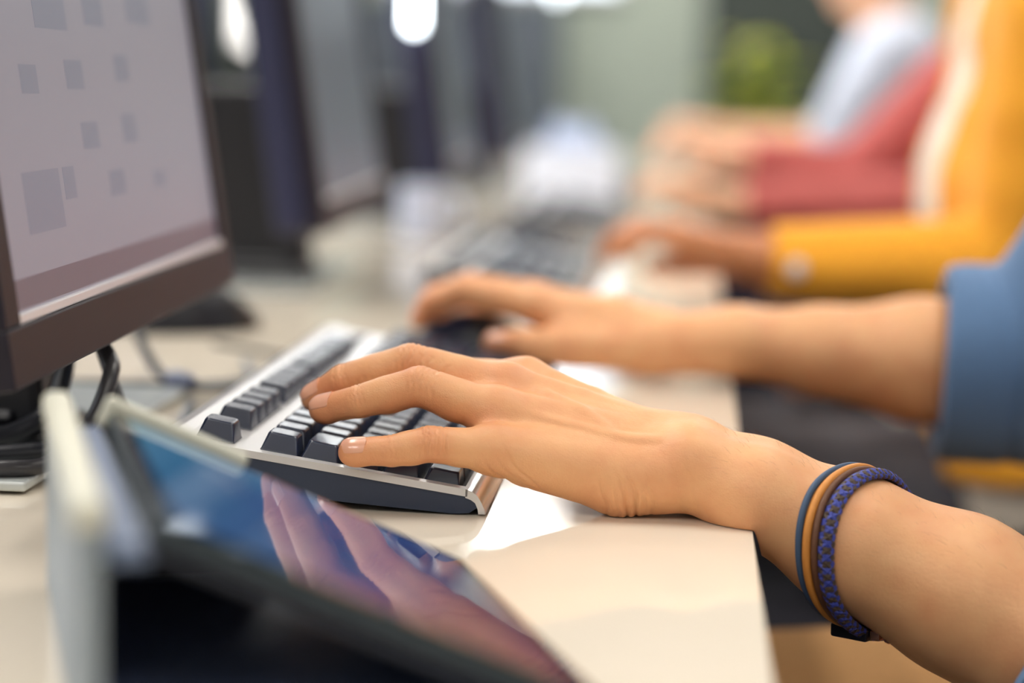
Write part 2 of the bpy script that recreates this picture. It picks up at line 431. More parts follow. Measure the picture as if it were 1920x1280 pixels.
def make_keyboard(label):
    t = thing('keyboard', label, 'keyboard', (-190, 220, 0), 'silver keyboards along the desk')
    UL, UR = -7.0, 22.5 * P + 7
    VB, VF = -30.0, 125.0
    ex = lambda y: (lambda v, z: Vector((vx(v), y, z)))
    # dark lower case
    b = BM()
    prof = [(VB + 1, case_z(VB) - 3), (VB + 2, 14), (VB + 10, 11.5), (60, 4.0), (112, 0.6), (119, 1.2), (122.5, 3.6), (121.6, 6.0), (119, case_z(118) - 3.4), (90, case_z(90) - 3)]
    prism(b, prof, ex(UL + 1.0), ex(UR - 1.0)); obj('lower_case', b, M['kb_dark'], t, False)
    for u in (20, 410):
        for v in (-18, 104):
            b = BM(); bx(b, (vx(v) - 5, u - 14, 0.2), (vx(v) + 5, u + 14, 13 if v < 0 else 2.2), 1); obj('foot', b, M['well'], t)
    # key well floor
    b = BM(); zf = lambda v: keytop_z(v) - 9.6
    prism(b, [(GAP * P - 11, zf(GAP * P - 11)), (GAP * P + 4.5 * P + 1.5, zf(GAP * P + 4.5 * P + 1.5)), (GAP * P + 4.5 * P + 1.5, zf(118) - 1), (GAP * P - 11, zf(GAP * P - 11) - 2)], ex(-0.5), ex(22.5 * P + 0.5)); obj('key_well', b, M['well'], t)
    # silver top case: rails, ledge and separators
    b = BM()
    def bar(v0, v1, u0, u1, th=3.4, rise=0.0):
        prism(b, [(v0, case_z(v0) + rise), (v1, case_z(v1) + rise), (v1, case_z(v1) - th), (v0, case_z(v0) - th)], ex(u0), ex(u1))
    bar(-9.5, GAP * P - 10.2, -1.0, 22.5 * P + 1)           # deck carrying the function row
    bar(-9.5, 118.2, UL, -0.8); bar(-9.5, 118.2, 22.5 * P + 0.8, UR)
    bar(GAP * P - 10, 118, 15 * P + 0.6, 15.25 * P - 0.6); bar(GAP * P - 10, 118, 18.25 * P + 0.6, 18.5 * P - 0.6)
    bar(GAP * P + 4.5 * P + 0.8, 118.2, -1, 22.5 * P + 1)
    # raised back ledge, rounded
    led_ = [(-9.5, case_z(-9.5)), (-14, case_z(-14) + 1.6), (-20, case_z(-20) + 2.3), (-26, case_z(-26) + 0.6), (VB, case_z(VB) - 3.5), (VB + 1, case_z(VB) - 7), (-9.5, case_z(-9.5) - 4)]
    prism(b, led_, ex(UL), ex(UR))
    obj('top_case', b, M['silver'], t, False)
    # chrome front lip
    b = BM()
    outer = [(117.2, case_z(117.2)), (120.2, case_z(117.2) - 1.0), (122.6, case_z(117.2) - 2.7), (124.6, case_z(117.2) - 5.8), (126.0, 3.6), (126.6, 1.0)]
    inner = [(123.4, 1.0), (122.9, 3.6), (121.8, 6.0), (119.8, 7.4), (117.2, case_z(117.2) - 4.0)]
    prism(b, outer + inner, ex(UL), ex(UR)); obj('front_lip', b, M['chrome'], t, True)
    # lock lights window
    b = BM(); bx(b, (vx(-5), 18.9 * P, case_z(0) - 0.5), (vx(5), 22 * P, case_z(0) + 0.9), 0.4); obj('indicator_window', b, M['well'], t)
    # keys
    rows = {0: [(0, 1)] + [(2 + i, 1) for i in range(4)] + [(6.5 + i, 1) for i in range(4)] + [(11 + i, 1) for i in range(4)] + [(15.25 + i, 1) for i in range(3)],
            1: [(i, 1) for i in range(13)] + [(13, 2)] + [(15.25 + i, 1) for i in range(3)] + [(18.5 + i, 1) for i in range(4)],
            2: [(0, 1.5)] + [(1.5 + i, 1) for i in range(12)] + [(13.5, 1.5)] + [(15.25 + i, 1) for i in range(3)] + [(18.5 + i, 1) for i in range(3)],
            3: [(0, 1.75)] + [(1.75 + i, 1) for i in range(11)] + [(12.75, 2.25)] + [(18.5 + i, 1) for i in range(3)],
            4: [(0, 2.25)] + [(2.25 + i, 1) for i in range(10)] + [(12.25, 2.75), (16.25, 1)] + [(18.5 + i, 1) for i in range(3)],
            5: [(0, 1.25), (1.25, 1.25), (2.5, 1.25), (3.75, 6.25), (10, 1.25), (11.25, 1.25), (12.5, 1.25), (13.75, 1.25)] + [(15.25 + i, 1) for i in range(3)] + [(18.5, 2), (20.5, 1)]}
    def key(u0, w, v, dl):
        o = bpy.data.objects.new('key', key_mesh(w * P, dl * P)); COL.objects.link(o); o.parent = t
        o.location = Vector((vx(v), (u0 + w / 2) * P, keytop_z(v))) * S - t.location
        o.rotation_euler = (0, TILT, 0)
        o.modifiers.new('weighted_normal', 'WEIGHTED_NORMAL').keep_sharp = True
    for r, ks in rows.items():
        v = 0 if r == 0 else (GAP + r - 1) * P
        for u0, w in ks: key(u0, w, v, 1)
    key(21.5, 1, (GAP + 1.5) * P, 2); key(21.5, 1, (GAP + 3.5) * P, 2)
    # blank fill between arrow cluster rows
    b = BM(); bar(GAP * P + 1.5 * P + 0.5, GAP * P + 2.5 * P - 0.5, 15.25 * P - 1, 18.25 * P + 1); bar(GAP * P + 2.5 * P - 1, GAP * P + 3.5 * P - 0.5, 15.25 * P - 1, 16.25 * P - 0.8); bar(GAP * P + 2.5 * P - 1, GAP * P + 3.5 * P - 0.5, 17.25 * P + 0.8, 18.25 * P + 1)
    obj('arrow_bridge', b, M['silver'], t)
    return t
PITCH = 950
kb1 = make_keyboard('silver keyboard with black keys under the sharp left hand')
KBL = ['silver keyboard under the hands of the person in orange', 'silver keyboard under the hand of the person in the red sweater', 'silver keyboard farthest along the desk, by the pale shirt']
for i in range(3):
    k = copy_tree(kb1); k.location.y += (PITCH * (i + 1)) * S; k['label'] = KBL[i]

# ------------------------------------------------------------------ monitors
ay = math.radians(1.95); TB = math.radians(8.5)
def make_monitor(label, lit):
    t = thing('monitor', label, 'monitor', (-380, 126, 0), 'desktop monitors along the desk')
    # local frame: a along the screen (into the distance), n out of the screen, w up the screen
    a = Vector((-math.sin(ay), math.cos(ay), 0)); n0 = Vector((math.cos(ay), math.sin(ay), 0))
    w = (Vector((0, 0, 1)) * math.cos(TB) - n0 * math.sin(TB)); n = (n0 * math.cos(TB) + Vector((0, 0, 1)) * math.sin(TB))
    O = Vector((-301.7, -116.3, 66.0)); W, H = 486, 320
    def T(p, q, d): return O + a * p + w * q + n * d
    MT = Matrix((( a.x, w.x, n.x, O.x), (a.y, w.y, n.y, O.y), (a.z, w.z, n.z, O.z), (0, 0, 0, 1)))
    bz, bb_, br = 22, 30, 19
    b = BM()
    for lo, hi in (((0, 0, -14), (W, bb_ - 5, 0)), ((0, H - 16, -14), (W, H, 0)), ((0, bb_ - 5, -14), (bz, H - 16, 0)), ((W - br, bb_ - 5, -14), (W, H - 16, 0))):
        bx(b, lo, hi, 1.2, 2, MT)
    obj('bezel', b, M['bezel'], t)
    b = BM(); bx(b, (bz, bb_ - 5, -10), (W - br, bb_ - 0.5, -0.6), 0.8, 2, MT); obj('bezel_strip', b, M['strip'], t)
    b = BM(); bx(b, (bz - 1, bb_ - 1, -8), (W - br + 1, H - 15, -3.0), 0, 1, MT); scr = obj('screen', b, M['screen_lit'] if lit else M['screen_dim'], t)
    b = BM(); bx(b, (2, 2, -46), (W - 2, H - 2, -14.2), 8, 3, MT); obj('back_shell', b, M['bezel_dark'], t)
    b = BM(); bx(b, (-455 + 34, 100, 6.5), (-345 + 14, 152, 190), 6, 2); 
    for v in b.verts: v.co.x -= 26 + 0.10 * v.co.z
    obj('stand_neck', b, M['black'], t)
    b = BM(); bx(b, (-452, 88, 6), (-352, 164, 16), 5, 3); bx(b, (-440, 96, 15), (-372, 156, 24), 6, 3); obj('neck_collar', b, M['black'], t, True)
    b = BM(); bx(b, (-505, -2, 1.6), (-335, 316, 6.2), 1.4, 3); obj('base_plate', b, M['plate'], t, True)
    b = BM()
    for y in (20, 296):
        for x in (-485, -355): bx(b, (x - 12, y - 12, 0.15), (x + 12, y + 12, 1.6))
    obj('base_feet', b, M['black'], t)
    if lit:
        # faint window tiles and task bar shown on the screen
        def tile(p0, q0, p1, q1, m): 
            bb = BM(); bx(bb, (p0, q0, -3.0), (p1, q1, -2.9), 0, 1, MT); obj('screen_tile', bb, m, scr)
        tile(bz, bb_ + 0.5, W - br, bb_ + 13, M['tile_bar'])
        for (p0, q0, p1, q1) in SCREEN_TILES: tile(p0, q0, p1, q1, M['tile'])
    return t
def scrmat(name, c, e, s): return mat(name, c, 0.32, spec=0.3, emit=e, estr=s)
M['screen_lit'] = scrmat('screen_lit', srgb(40, 40, 44), srgb(150, 146, 156), 0.66)
M['tile'] = scrmat('screen_tile', srgb(40, 40, 44), srgb(130, 132, 146), 0.66)
M['tile_bar'] = scrmat('screen_bar', srgb(40, 40, 44), srgb(108, 98, 108), 0.66)
M['screen_dim'] = scrmat('screen_dim', srgb(40, 42, 46), srgb(78, 88, 102), 0.62)
SCREEN_TILES = [(84, 121, 111, 134), (161, 123, 193, 137), (261, 127, 291, 141), (176, 94, 207, 107), (260, 95, 290, 110), (64, 60, 123, 87), (130, 72, 150, 87), (217, 69, 248, 82), (316, 69, 343, 78), (120, 151, 176, 170), (212, 155, 251, 174), (306, 159, 359, 181)]
mon1 = make_monitor('large grey lit monitor nearest the camera with pale squares on screen', True)
MNL = ['dim grey monitor standing right behind the nearest one', 'dim grey monitor third along the desk', 'dim grey monitor farthest along the desk']
md = make_monitor(MNL[0], False); md.location += Vector((-38, PITCH, 0)) * S
for i in (2, 3):
    k = copy_tree(md); k.location.y += PITCH * (i - 1) * S; k['label'] = MNL[i - 1]
# ------------------------------------------------------------------ tablet in a folded case, nearest the camera
M['case_grey'] = mat('case_grey_leather', srgb(142, 152, 158), 0.55, noise=0.04, nscale=300, bump=0.15, bscale=2500)
M['case_cream'] = mat('case_cream_edge', srgb(206, 204, 186), 0.5, noise=0.03, nscale=200)
M['case_dark'] = mat('case_dark_lining', srgb(22, 27, 40), 0.5, noise=0.06, nscale=300)
M['case_blue'] = mat('case_blue_lining', srgb(108, 122, 148), 0.5, noise=0.05, nscale=300)
M['case_base'] = mat('case_base_lining', srgb(112, 128, 168), 0.38, noise=0.05, nscale=300)
M['tab_rim'] = mat('tablet_rim', srgb(66, 76, 80), 0.35, 0.5)
def tablet_glass(name, emission):
    m = mat(name, srgb(8, 9, 12), 0.03, spec=0.32)
    if emission:
        nt = m.node_tree; p = nt.nodes['Principled BSDF']; L = nt.links.new
        tc = nt.nodes.new('ShaderNodeTexCoord'); sx = nt.nodes.new('ShaderNodeSeparateXYZ'); L(tc.outputs['Generated'], sx.inputs[0])
        n = nt.nodes.new('ShaderNodeTexNoise'); n.inputs['Scale'].default_value = 2.2; n.inputs['Detail'].default_value = 2; L(tc.outputs['Generated'], n.inputs['Vector'])
        a = nt.nodes.new('ShaderNodeMath'); a.operation = 'MULTIPLY_ADD'; L(n.outputs['Fac'], a.inputs[0]); a.inputs[1].default_value = 0.5; L(sx.outputs['X'], a.inputs[2])
        r = nt.nodes.new('ShaderNodeValToRGB'); e = r.color_ramp.elements
        e[0].position = 0.15; e[0].color = srgb(72, 126, 142); e[1].position = 1.25; e[1].color = srgb(38, 34, 84)
        x = r.color_ramp.elements.new(0.45); x.color = srgb(48, 104, 144)
        x = r.color_ramp.elements.new(0.8); x.color = srgb(40, 70, 124)
        L(a.outputs[0], r.inputs['Fac']); L(r.outputs['Color'], p.inputs['Emission Color']); p.inputs['Emission Strength'].default_value = 0.76
    return m
M['tab_screen'] = tablet_glass('tablet_screen', True)
M['tab_glass'] = tablet_glass('tablet_bezel_glass', False)
def make_tablet():
    az = math.radians(-19.45); ph = math.radians(24.5)
    r = Vector((math.sin(az), math.cos(az), 0)); h = Vector((r.y, -r.x, 0))
    s = h * math.cos(ph) - Vector((0, 0, math.sin(ph))); n = h * math.sin(ph) + Vector((0, 0, math.cos(ph)))
    A = Vector((-180.6, -358.6, 68.9)); W, L = 203, 152
    t = thing('tablet', 'tablet with a glowing blue screen propped up on a folded grey case', 'tablet', (A.x + 60, A.y + 90, 0))
    MT = Matrix(((r.x, s.x, n.x, A.x), (r.y, s.y, n.y, A.y), (r.z, s.z, n.z, A.z), (0, 0, 0, 1)))
    MF = Matrix(((r.x, h.x, 0, A.x), (r.y, h.y, 0, A.y), (0, 0, 1, 0), (0, 0, 0, 1)))
    b = BM(); bx(b, (0, 0, -7.2), (W, L, -0.9), 2.6, 3, MT); body = obj('body', b, M['tab_rim'], t, True)
    b = BM(); bx(b, (1.2, 1.2, -1.2), (W - 1.2, L - 1.2, -0.02), 0.5, 2, MT); obj('glass', b, M['tab_glass'], t)
    b = BM(); bx(b, (8, 6, -0.4), (W - 7, L - 7, 0.03), 0, 1, MT); obj('screen', b, M['tab_screen'], t)
    b = BM(); tube(b, [MT @ Vector((5.5 + 2.6 * math.cos(k * math.pi / 8), L / 2 + 2.6 * math.sin(k * math.pi / 8), 0.05)) for k in range(16)], 0.25, 6, True); obj('home_button', b, M['tab_rim'], t)
    # case: back cover under the tablet, standing rear flap, spine and base flap
    b = BM(); bx(b, (-4, -2, -10.6), (W + 4, L - 6, -7.4), 1.2, 2, MT); obj('back_cover', b, M['case_dark'], t)
    b = BM(); bx(b, (W - 2.2, -3, -8), (W + 4.2, 56, 4.6), 2.2, 3, MT); obj('case_lip', b, M['case_cream'], t, True)
    b = BM(); bx(b, (-8, -24, 1.0), (W + 2, -16.4, 69), 1.5, 2, MF); fl = obj('rear_flap', b, M['case_grey'], t)
    b = BM(); bx(b, (-9, -25.5, 66), (W + 3, -15.0, 76), 3.4, 3, MF); obj('flap_edge', b, M['case_cream'], fl, True)
    b = BM(); bx(b, (-4, -15, 56), (W, -2.5, 62.5), 1.5, 2, MF); obj('spine', b, M['case_blue'], t)
    b = BM(); bx(b, (-16, -22, 0.4), (W + 4, 132, 3.8), 1.2, 2, MF); obj('base_flap', b, M['case_base'], t)
    b = BM(); prism(b, [(-15.5, 4.2), (-15.5, 55), (-3, 55), (58, 28), (66, 4.2)], lambda p, q: MF @ Vector((W - 5, p, q)), lambda p, q: MF @ Vector((W - 2, p, q))); obj('tunnel_blocker', b, M['case_dark'], t)  # added dark sheet hiding the lit desk beyond the open end
    return t
make_tablet()

# ------------------------------------------------------------------ mice
def make_mouse(label, c):
    t = thing('computer_mouse', label, 'computer mouse', (c[0], c[1], 0), 'black mice on the desk')
    lx, ly, hz = 52, 31, 37
    def sh(u, v):   # u: 0 front .. 1 back, v: -1..1 across
        x = -lx + 2 * lx * u; e = math.sin(math.pi * min(1, max(0, u * 0.94 + 0.03))) ** 0.45
        w = ly * e * (0.9 + 0.1 * u); y = w * v
        z = 4 + hz * (math.sin(math.pi * (0.16 + 0.74 * u)) ** 0.9) * (1 - abs(v) ** 3.2) ** 0.6 * (0.35 + 0.65 * e)
        return Vector((c[0] + x, c[1] + y, z))
    def patch(u0, u1, v0, v1, off, nu=14, nv=10):
        b = BM(); g = [[b.verts.new(sh(u0 + (u1 - u0) * i / nu, v0 + (v1 - v0) * j / nv) + Vector((0, 0, off))) for j in range(nv + 1)] for i in range(nu + 1)]
        for i in range(nu):
            for j in range(nv): b.faces.new((g[i][j], g[i + 1][j], g[i + 1][j + 1], g[i][j + 1]))
        return b, g
    b, g = patch(0, 1, -1, 1, 0, 20, 16)
    rim = [g[0][j] for j in range(17)] + [g[i][16] for i in range(1, 21)] + [g[20][j] for j in range(15, -1, -1)] + [g[i][0] for i in range(19, 0, -1)]
    low = [b.verts.new((v.co.x, v.co.y, 0.6)) for v in rim]
    for k in range(len(rim)):
        k2 = (k + 1) % len(rim); b.faces.new((rim[k], rim[k2], low[k2], low[k]))
    b.faces.new(low); obj('shell', b, M['black'], t, True)
    for v0, v1 in ((-0.8, -0.07), (0.07, 0.8)):
        b, g = patch(0.05, 0.45, v0, v1, 0.9); bmesh.ops.solidify(b, geom=list(b.faces), thickness=1.2); obj('button', b, M['bezel_dark'], t, True)
    b = BM(); p = sh(0.2, 0); tube(b, [p + Vector((0, -3.2, -1)), p + Vector((0, 3.2, -1))], 5.5, 14); obj('wheel', b, M['cable_grey'], t, True)
    b = BM(); f = sh(0, 0); tube(b, spline([(f.x + 3, f.y, 6), (f.x - 20, f.y, 3), (f.x - 80, f.y + 30, 2.6), (f.x - 150, f.y + 90, 2.6)], 6), 1.8, 6); obj('cord', b, M['rubber'], t, True)
    return t
mouse1 = make_mouse('black computer mouse held under the blurred right hand', (-172, 470, 0))
m2 = copy_tree(mouse1); m2.location = Vector((-412, 655, 0)) * S; m2.rotation_euler.z = 0.7; m2['label'] = 'black computer mouse lying loose under the nearest monitor'
m3 = copy_tree(mouse1); m3.location += Vector((-40, PITCH, 0)) * S; m3['label'] = 'black computer mouse beside the keyboard of the person in orange'

# ------------------------------------------------------------------ cables
def cable(label, pts, r, m, name='cable', n=10):
    b = BM(); tube(b, spline(pts, 8), r, 10); o = obj(name, b, m, None, True, loc=pts[0]); tag(o, label, 'cable'); return o
c = thing('keyboard_cable', 'black keyboard cable with a grey blue plug hanging behind the keyboard', 'cable', (-345, 322, 0))
b = BM(); tube(b, spline([(-430, 500, 120), (-405, 430, 62), (-385, 382, 32), (-362, 345, 12), (-346, 326, 8.5)], 8), 3.4, 10); obj('cord', b, M['rubber'], c, True)
b = BM(); tube(b, [(-350, 331, 8.8), (-346, 326, 8.6), (-336, 316, 8.4), (-331, 311, 8.4)], [4.5, 6.8, 6.8, 4.2], 14); obj('plug', b, M['plug'], c, True)
b = BM(); tube(b, spline([(-332, 312, 8.4), (-318, 300, 9), (-300, 285, 13), (-277, 268, 18)], 6), 2.2, 8); obj('lead', b, M['rubber'], c, True)
cable('glossy dark cable folded into a narrow upright loop below the monitor', [(-352, 110, 108), (-330, 88, 70), (-314, 66, 56), (-311, 56, 49), (-317, 44, 28), (-330, 22, 11.8), (-352, 8, 10.4), (-400, 4, 10.2), (-520, -10, 10.2)], 4.0, M['cable_grey'])
cable('thin black cable falling straight behind the upright cable loop', [(-356, 140, 106), (-330, 96, 66), (-306, 70, 22), (-300, 62, 9), (-290, 92, 4.2), (-300, 150, 4.2), (-320, 260, 4.2)], 3.2, M['rubber'])
cable('thick black cable curving across the pale monitor stand plate', [(-520, -50, 13), (-430, 12, 11.4), (-372, 32, 11.2), (-336, 50, 11.6), (-312, 70, 8), (-296, 100, 5.4), (-286, 150, 5.4)], 5.0, M['rubber'])
cable('black cable curling down behind the monitor corner beside the stand', [(-362, 150, 108), (-352, 118, 66), (-350, 106, 40), (-358, 92, 20), (-384, 62, 11.8), (-430, 52, 11.2), (-520, 58, 11.2)], 5.0, M['rubber'])
cable('thin black cable lying straight along the far side of the stand plate', [(-560, 336, 3.4), (-470, 334, 3.4), (-400, 334, 3.4), (-330, 345, 3.4), (-310, 380, 3.4), (-330, 460, 3.4)], 2.8, M['rubber'])

# ------------------------------------------------------------------ white things farther along the desk
mug = thing('mug', 'small bluish white mug standing between the second and third monitors', 'mug', (-372, 1715, 0))
b = BM(); lathe(b, [(0, 0.4), (26, 0.4), (29, 4), (30, 66), (28.7, 68), (27.4, 66), (26.5, 8), (0, 6)], (-372, 1715, 0), 28); obj('cup', b, M['white'], mug, True)
b = BM(); tube(b, spline([(-372 + 29, 1715, 54), (-372 + 50, 1715, 50), (-372 + 52, 1715, 28), (-372 + 29, 1715, 18)], 6), 4.5, 8); obj('handle', b, M['white'], mug, True)
tb = thing('tissue_box', 'white tissue box with a tuft of tissue far along the desk', 'box', (-270, 2760, 0))
b = BM(); bx(b, (-322, 2700, 0.4), (-160, 2820, 92), 3); obj('carton', b, M['paper'], tb)
b = BM(); rings = []
for i in range(7):
    g = i / 6; rings.append([b.verts.new((-240 + (52 - 20 * g) * math.cos(a) * (1 + .12 * math.sin(3 * a + i)), 2760 + (14 + 20 * g) * math.sin(a), 91 + 44 * g + 8 * math.sin(2 * a + 1) * g)) for a in [k * math.pi / 12 for k in range(24)]])
for r0, r1 in zip(rings[:-1], rings[1:]):
    for k in range(24): b.faces.new((r0[k], r0[(k + 1) % 24], r1[(k + 1) % 24], r1[k]))
bmesh.ops.solidify(b, geom=list(b.faces), thickness=1.0); obj('tissue', b, M['paper'], tb, True)
# ------------------------------------------------------------------ bodies: distance fields turned into one continuous surface
BIGV = 60.0
class Field:
    def __init__(s, lo, hi, h):
        s.lo = np.array(lo, np.float32); s.h = float(h)
        s.n = np.ceil((np.array(hi) - s.lo) / h).astype(int) + 1
        s.F = np.full(tuple(s.n), BIGV, np.float32)
        s.ax = [(s.lo[i] + np.arange(s.n[i], dtype=np.float32) * np.float32(h)) for i in range(3)]
    def block(s, lo, hi):
        i0 = np.clip(np.floor((np.array(lo) - s.lo) / s.h).astype(int), 0, s.n); i1 = np.clip(np.ceil((np.array(hi) - s.lo) / s.h).astype(int) + 1, 0, s.n)
        sl = tuple(slice(a, b) for a, b in zip(i0, i1))
        X = s.ax[0][sl[0]][:, None, None]; Y = s.ax[1][sl[1]][None, :, None]; Z = s.ax[2][sl[2]][None, None, :]
        return sl, X, Y, Z
def smin(a, b, k):
    h = np.maximum(k - np.abs(a - b), 0) / k
    return np.minimum(a, b) - h * h * k * np.float32(0.25)
def d_cone(X, Y, Z, a, b, ra, rb, ys=1.0, yc=0.0):
    a = np.array(a, np.float32); b = np.array(b, np.float32)
    if ys != 1.0:
        Y = (Y - yc) * ys + yc; a = a.copy(); b = b.copy(); a[1] = (a[1] - yc) * ys + yc; b[1] = (b[1] - yc) * ys + yc
    d = b - a; dd = float(d @ d) + 1e-9
    h = np.clip(((X - a[0]) * d[0] + (Y - a[1]) * d[1] + (Z - a[2]) * d[2]) / np.float32(dd), 0, 1)
    return np.sqrt((X - a[0] - h * d[0]) ** 2 + (Y - a[1] - h * d[1]) ** 2 + (Z - a[2] - h * d[2]) ** 2) - (ra + h * np.float32(rb - ra))
def d_ell(X, Y, Z, c, r):
    q = np.sqrt(((X - c[0]) / r[0]) ** 2 + ((Y - c[1]) / r[1]) ** 2 + ((Z - c[2]) / r[2]) ** 2)
    return (q - 1) * np.float32(min(r))
def prim(fld, kind, *a, k=6.0, sub=False, ys=1.0, yc=0.0, kmap=None):
    m = 3 * k + 6
    if kind == 'cone':
        A, B, ra, rb = a; A = np.array(A, float); B = np.array(B, float); R_ = max(ra, rb)
        e = np.array([R_ + m, R_ / ys + m, R_ + m])
        sl, X, Y, Z = fld.block(np.minimum(A, B) - e, np.maximum(A, B) + e)
        if 0 in fld.F[sl].shape: return
        d = d_cone(X, Y, Z, A, B, ra, rb, ys, yc)
    else:
        c, r = a; c = np.array(c, float); r = np.array(r, float)
        sl, X, Y, Z = fld.block(c - r - m, c + r + m)
        if 0 in fld.F[sl].shape: return
        d = d_ell(X, Y, Z, c, r)
    f = fld.F[sl]
    if sub: fld.F[sl] = -smin(-f, d, k)
    elif kmap is not None:
        p, r0, r1, k0, k1 = kmap
        t = np.clip((np.sqrt((X - p[0]) ** 2 + (Y - p[1]) ** 2 + (Z - p[2]) ** 2) - r0) / (r1 - r0), 0, 1)
        fld.F[sl] = smin(f, d, (k0 + (k1 - k0) * t).astype(np.float32))
    else: fld.F[sl] = smin(f, d, k)
def merge(fld, other, k): fld.F = smin(fld.F, other, k)

def surface(fld):
    """surface nets"""
    F = fld.F; n = fld.n
    ins = (F < 0)
    c = np.zeros(tuple(n - 1), np.int8)
    for dx in (0, 1):
        for dy in (0, 1):
            for dz in (0, 1): c += ins[dx:n[0] - 1 + dx, dy:n[1] - 1 + dy, dz:n[2] - 1 + dz]
    I, Jx, K = np.nonzero((c > 0) & (c < 8))
    vid = np.full(tuple(n - 1), -1, np.int32); vid[I, Jx, K] = np.arange(len(I), dtype=np.int32)
    cor = [(dx, dy, dz) for dx in (0, 1) for dy in (0, 1) for dz in (0, 1)]
    val = {q: F[I + q[0], Jx + q[1], K + q[2]] for q in cor}
    acc = np.zeros((len(I), 3), np.float64); cnt = np.zeros(len(I))
    for q in cor:
        for axx in range(3):
            if q[axx] == 1: continue
            q2 = list(q); q2[axx] = 1; q2 = tuple(q2)
            a, b = val[q], val[q2]; mk = (a < 0) != (b < 0)
            t = np.where(mk, a / np.where(mk, a - b, 1), 0)
            p = np.zeros((len(I), 3)); p[:] = q; p[:, axx] = t
            acc[mk] += p[mk]; cnt += mk
    V = (np.stack([I, Jx, K], 1) + acc / cnt[:, None]) * fld.h + fld.lo
    faces = []
    for axx in range(3):
        s0 = [slice(None)] * 3; s1 = [slice(None)] * 3; s0[axx] = slice(0, -1); s1[axx] = slice(1, None)
        A, B = ins[tuple(s0)], ins[tuple(s1)]
        for flip, mk in ((False, A & ~B), (True, ~A & B)):
            e = np.stack(np.nonzero(mk), 1)
            o1, o2 = [(1, 2), (2, 0), (0, 1)][axx]
            ok = (e[:, o1] > 0) & (e[:, o2] > 0) & (e[:, o1] < n[o1] - 1) & (e[:, o2] < n[o2] - 1); e = e[ok]
            def at(d1, d2):
                f = e.copy(); f[:, o1] += d1; f[:, o2] += d2; return vid[f[:, 0], f[:, 1], f[:, 2]]
            q = np.stack([at(-1, -1), at(0, -1), at(0, 0), at(-1, 0)], 1)
            faces.append(q[:, ::-1] if flip else q)
    Q = np.concatenate(faces)
    return V, Q[(Q >= 0).all(1)]

def vnormals(V, Q):
    nrm = np.cross(V[Q[:, 2]] - V[Q[:, 0]], V[Q[:, 3]] - V[Q[:, 1]])
    N = np.zeros_like(V)
    for i in range(4):
        for j in range(3): N[:, j] += np.bincount(Q[:, i], nrm[:, j], len(V))
    return N / (np.linalg.norm(N, axis=1, keepdims=True) + 1e-12)
def relax(V, Q, it, lam=0.5):
    for _ in range(it):
        A = np.zeros_like(V); c = np.zeros(len(V))
        for i in range(4):
            a, b = Q[:, i], Q[:, (i + 1) % 4]
            for j in range(3):
                A[:, j] += np.bincount(a, V[b, j], len(V)) + np.bincount(b, V[a, j], len(V))
            c += np.bincount(a, minlength=len(V)) + np.bincount(b, minlength=len(V))
        V = V + lam * (A / np.maximum(c, 1)[:, None] - V)
    return V
def vnoise(V, scale, seed=0):
    """cheap smooth noise in -1..1 from summed sines"""
    r = np.random.default_rng(seed); out = np.zeros(len(V))
    for i in range(10):
        d = r.normal(size=3); d /= np.linalg.norm(d); out += np.sin((V @ d) / scale * (0.6 + 0.9 * r.random()) * 2 + r.random() * 6.28)
    return out / 4.5
def quadmesh(name, V, Q, m, parent, blush=None, label=None):
    me = bpy.data.meshes.new(name); base = np.array(wloc(parent)) if parent else np.zeros(3)
    co = (V * S - base).astype(np.float32)
    me.vertices.add(len(co)); me.vertices.foreach_set('co', co.ravel())
    me.loops.add(Q.size); me.loops.foreach_set('vertex_index', Q.astype(np.int32).ravel())
    me.polygons.add(len(Q)); me.polygons.foreach_set('loop_start', np.arange(0, Q.size, 4, dtype=np.int32))
    me.polygons.foreach_set('use_smooth', np.ones(len(Q), bool))
    me.update(calc_edges=True); me.validate()
    if blush is not None:
        a = me.attributes.new('blush', 'FLOAT', 'POINT'); a.data.foreach_set('value', blush.astype(np.float32))
    me.materials.append(m)
    o = bpy.data.objects.new(name, me); COL.objects.link(o)
    if parent: o.parent = parent
    if label: o['label'] = label
    return o
def V3(*a): return np.array(a, float)
def unit(v): v = np.array(v, float); return v / np.linalg.norm(v)
def sstep(x, a, b): t = np.clip((x - a) / (b - a), 0, 1); return t * t * (3 - 2 * t)
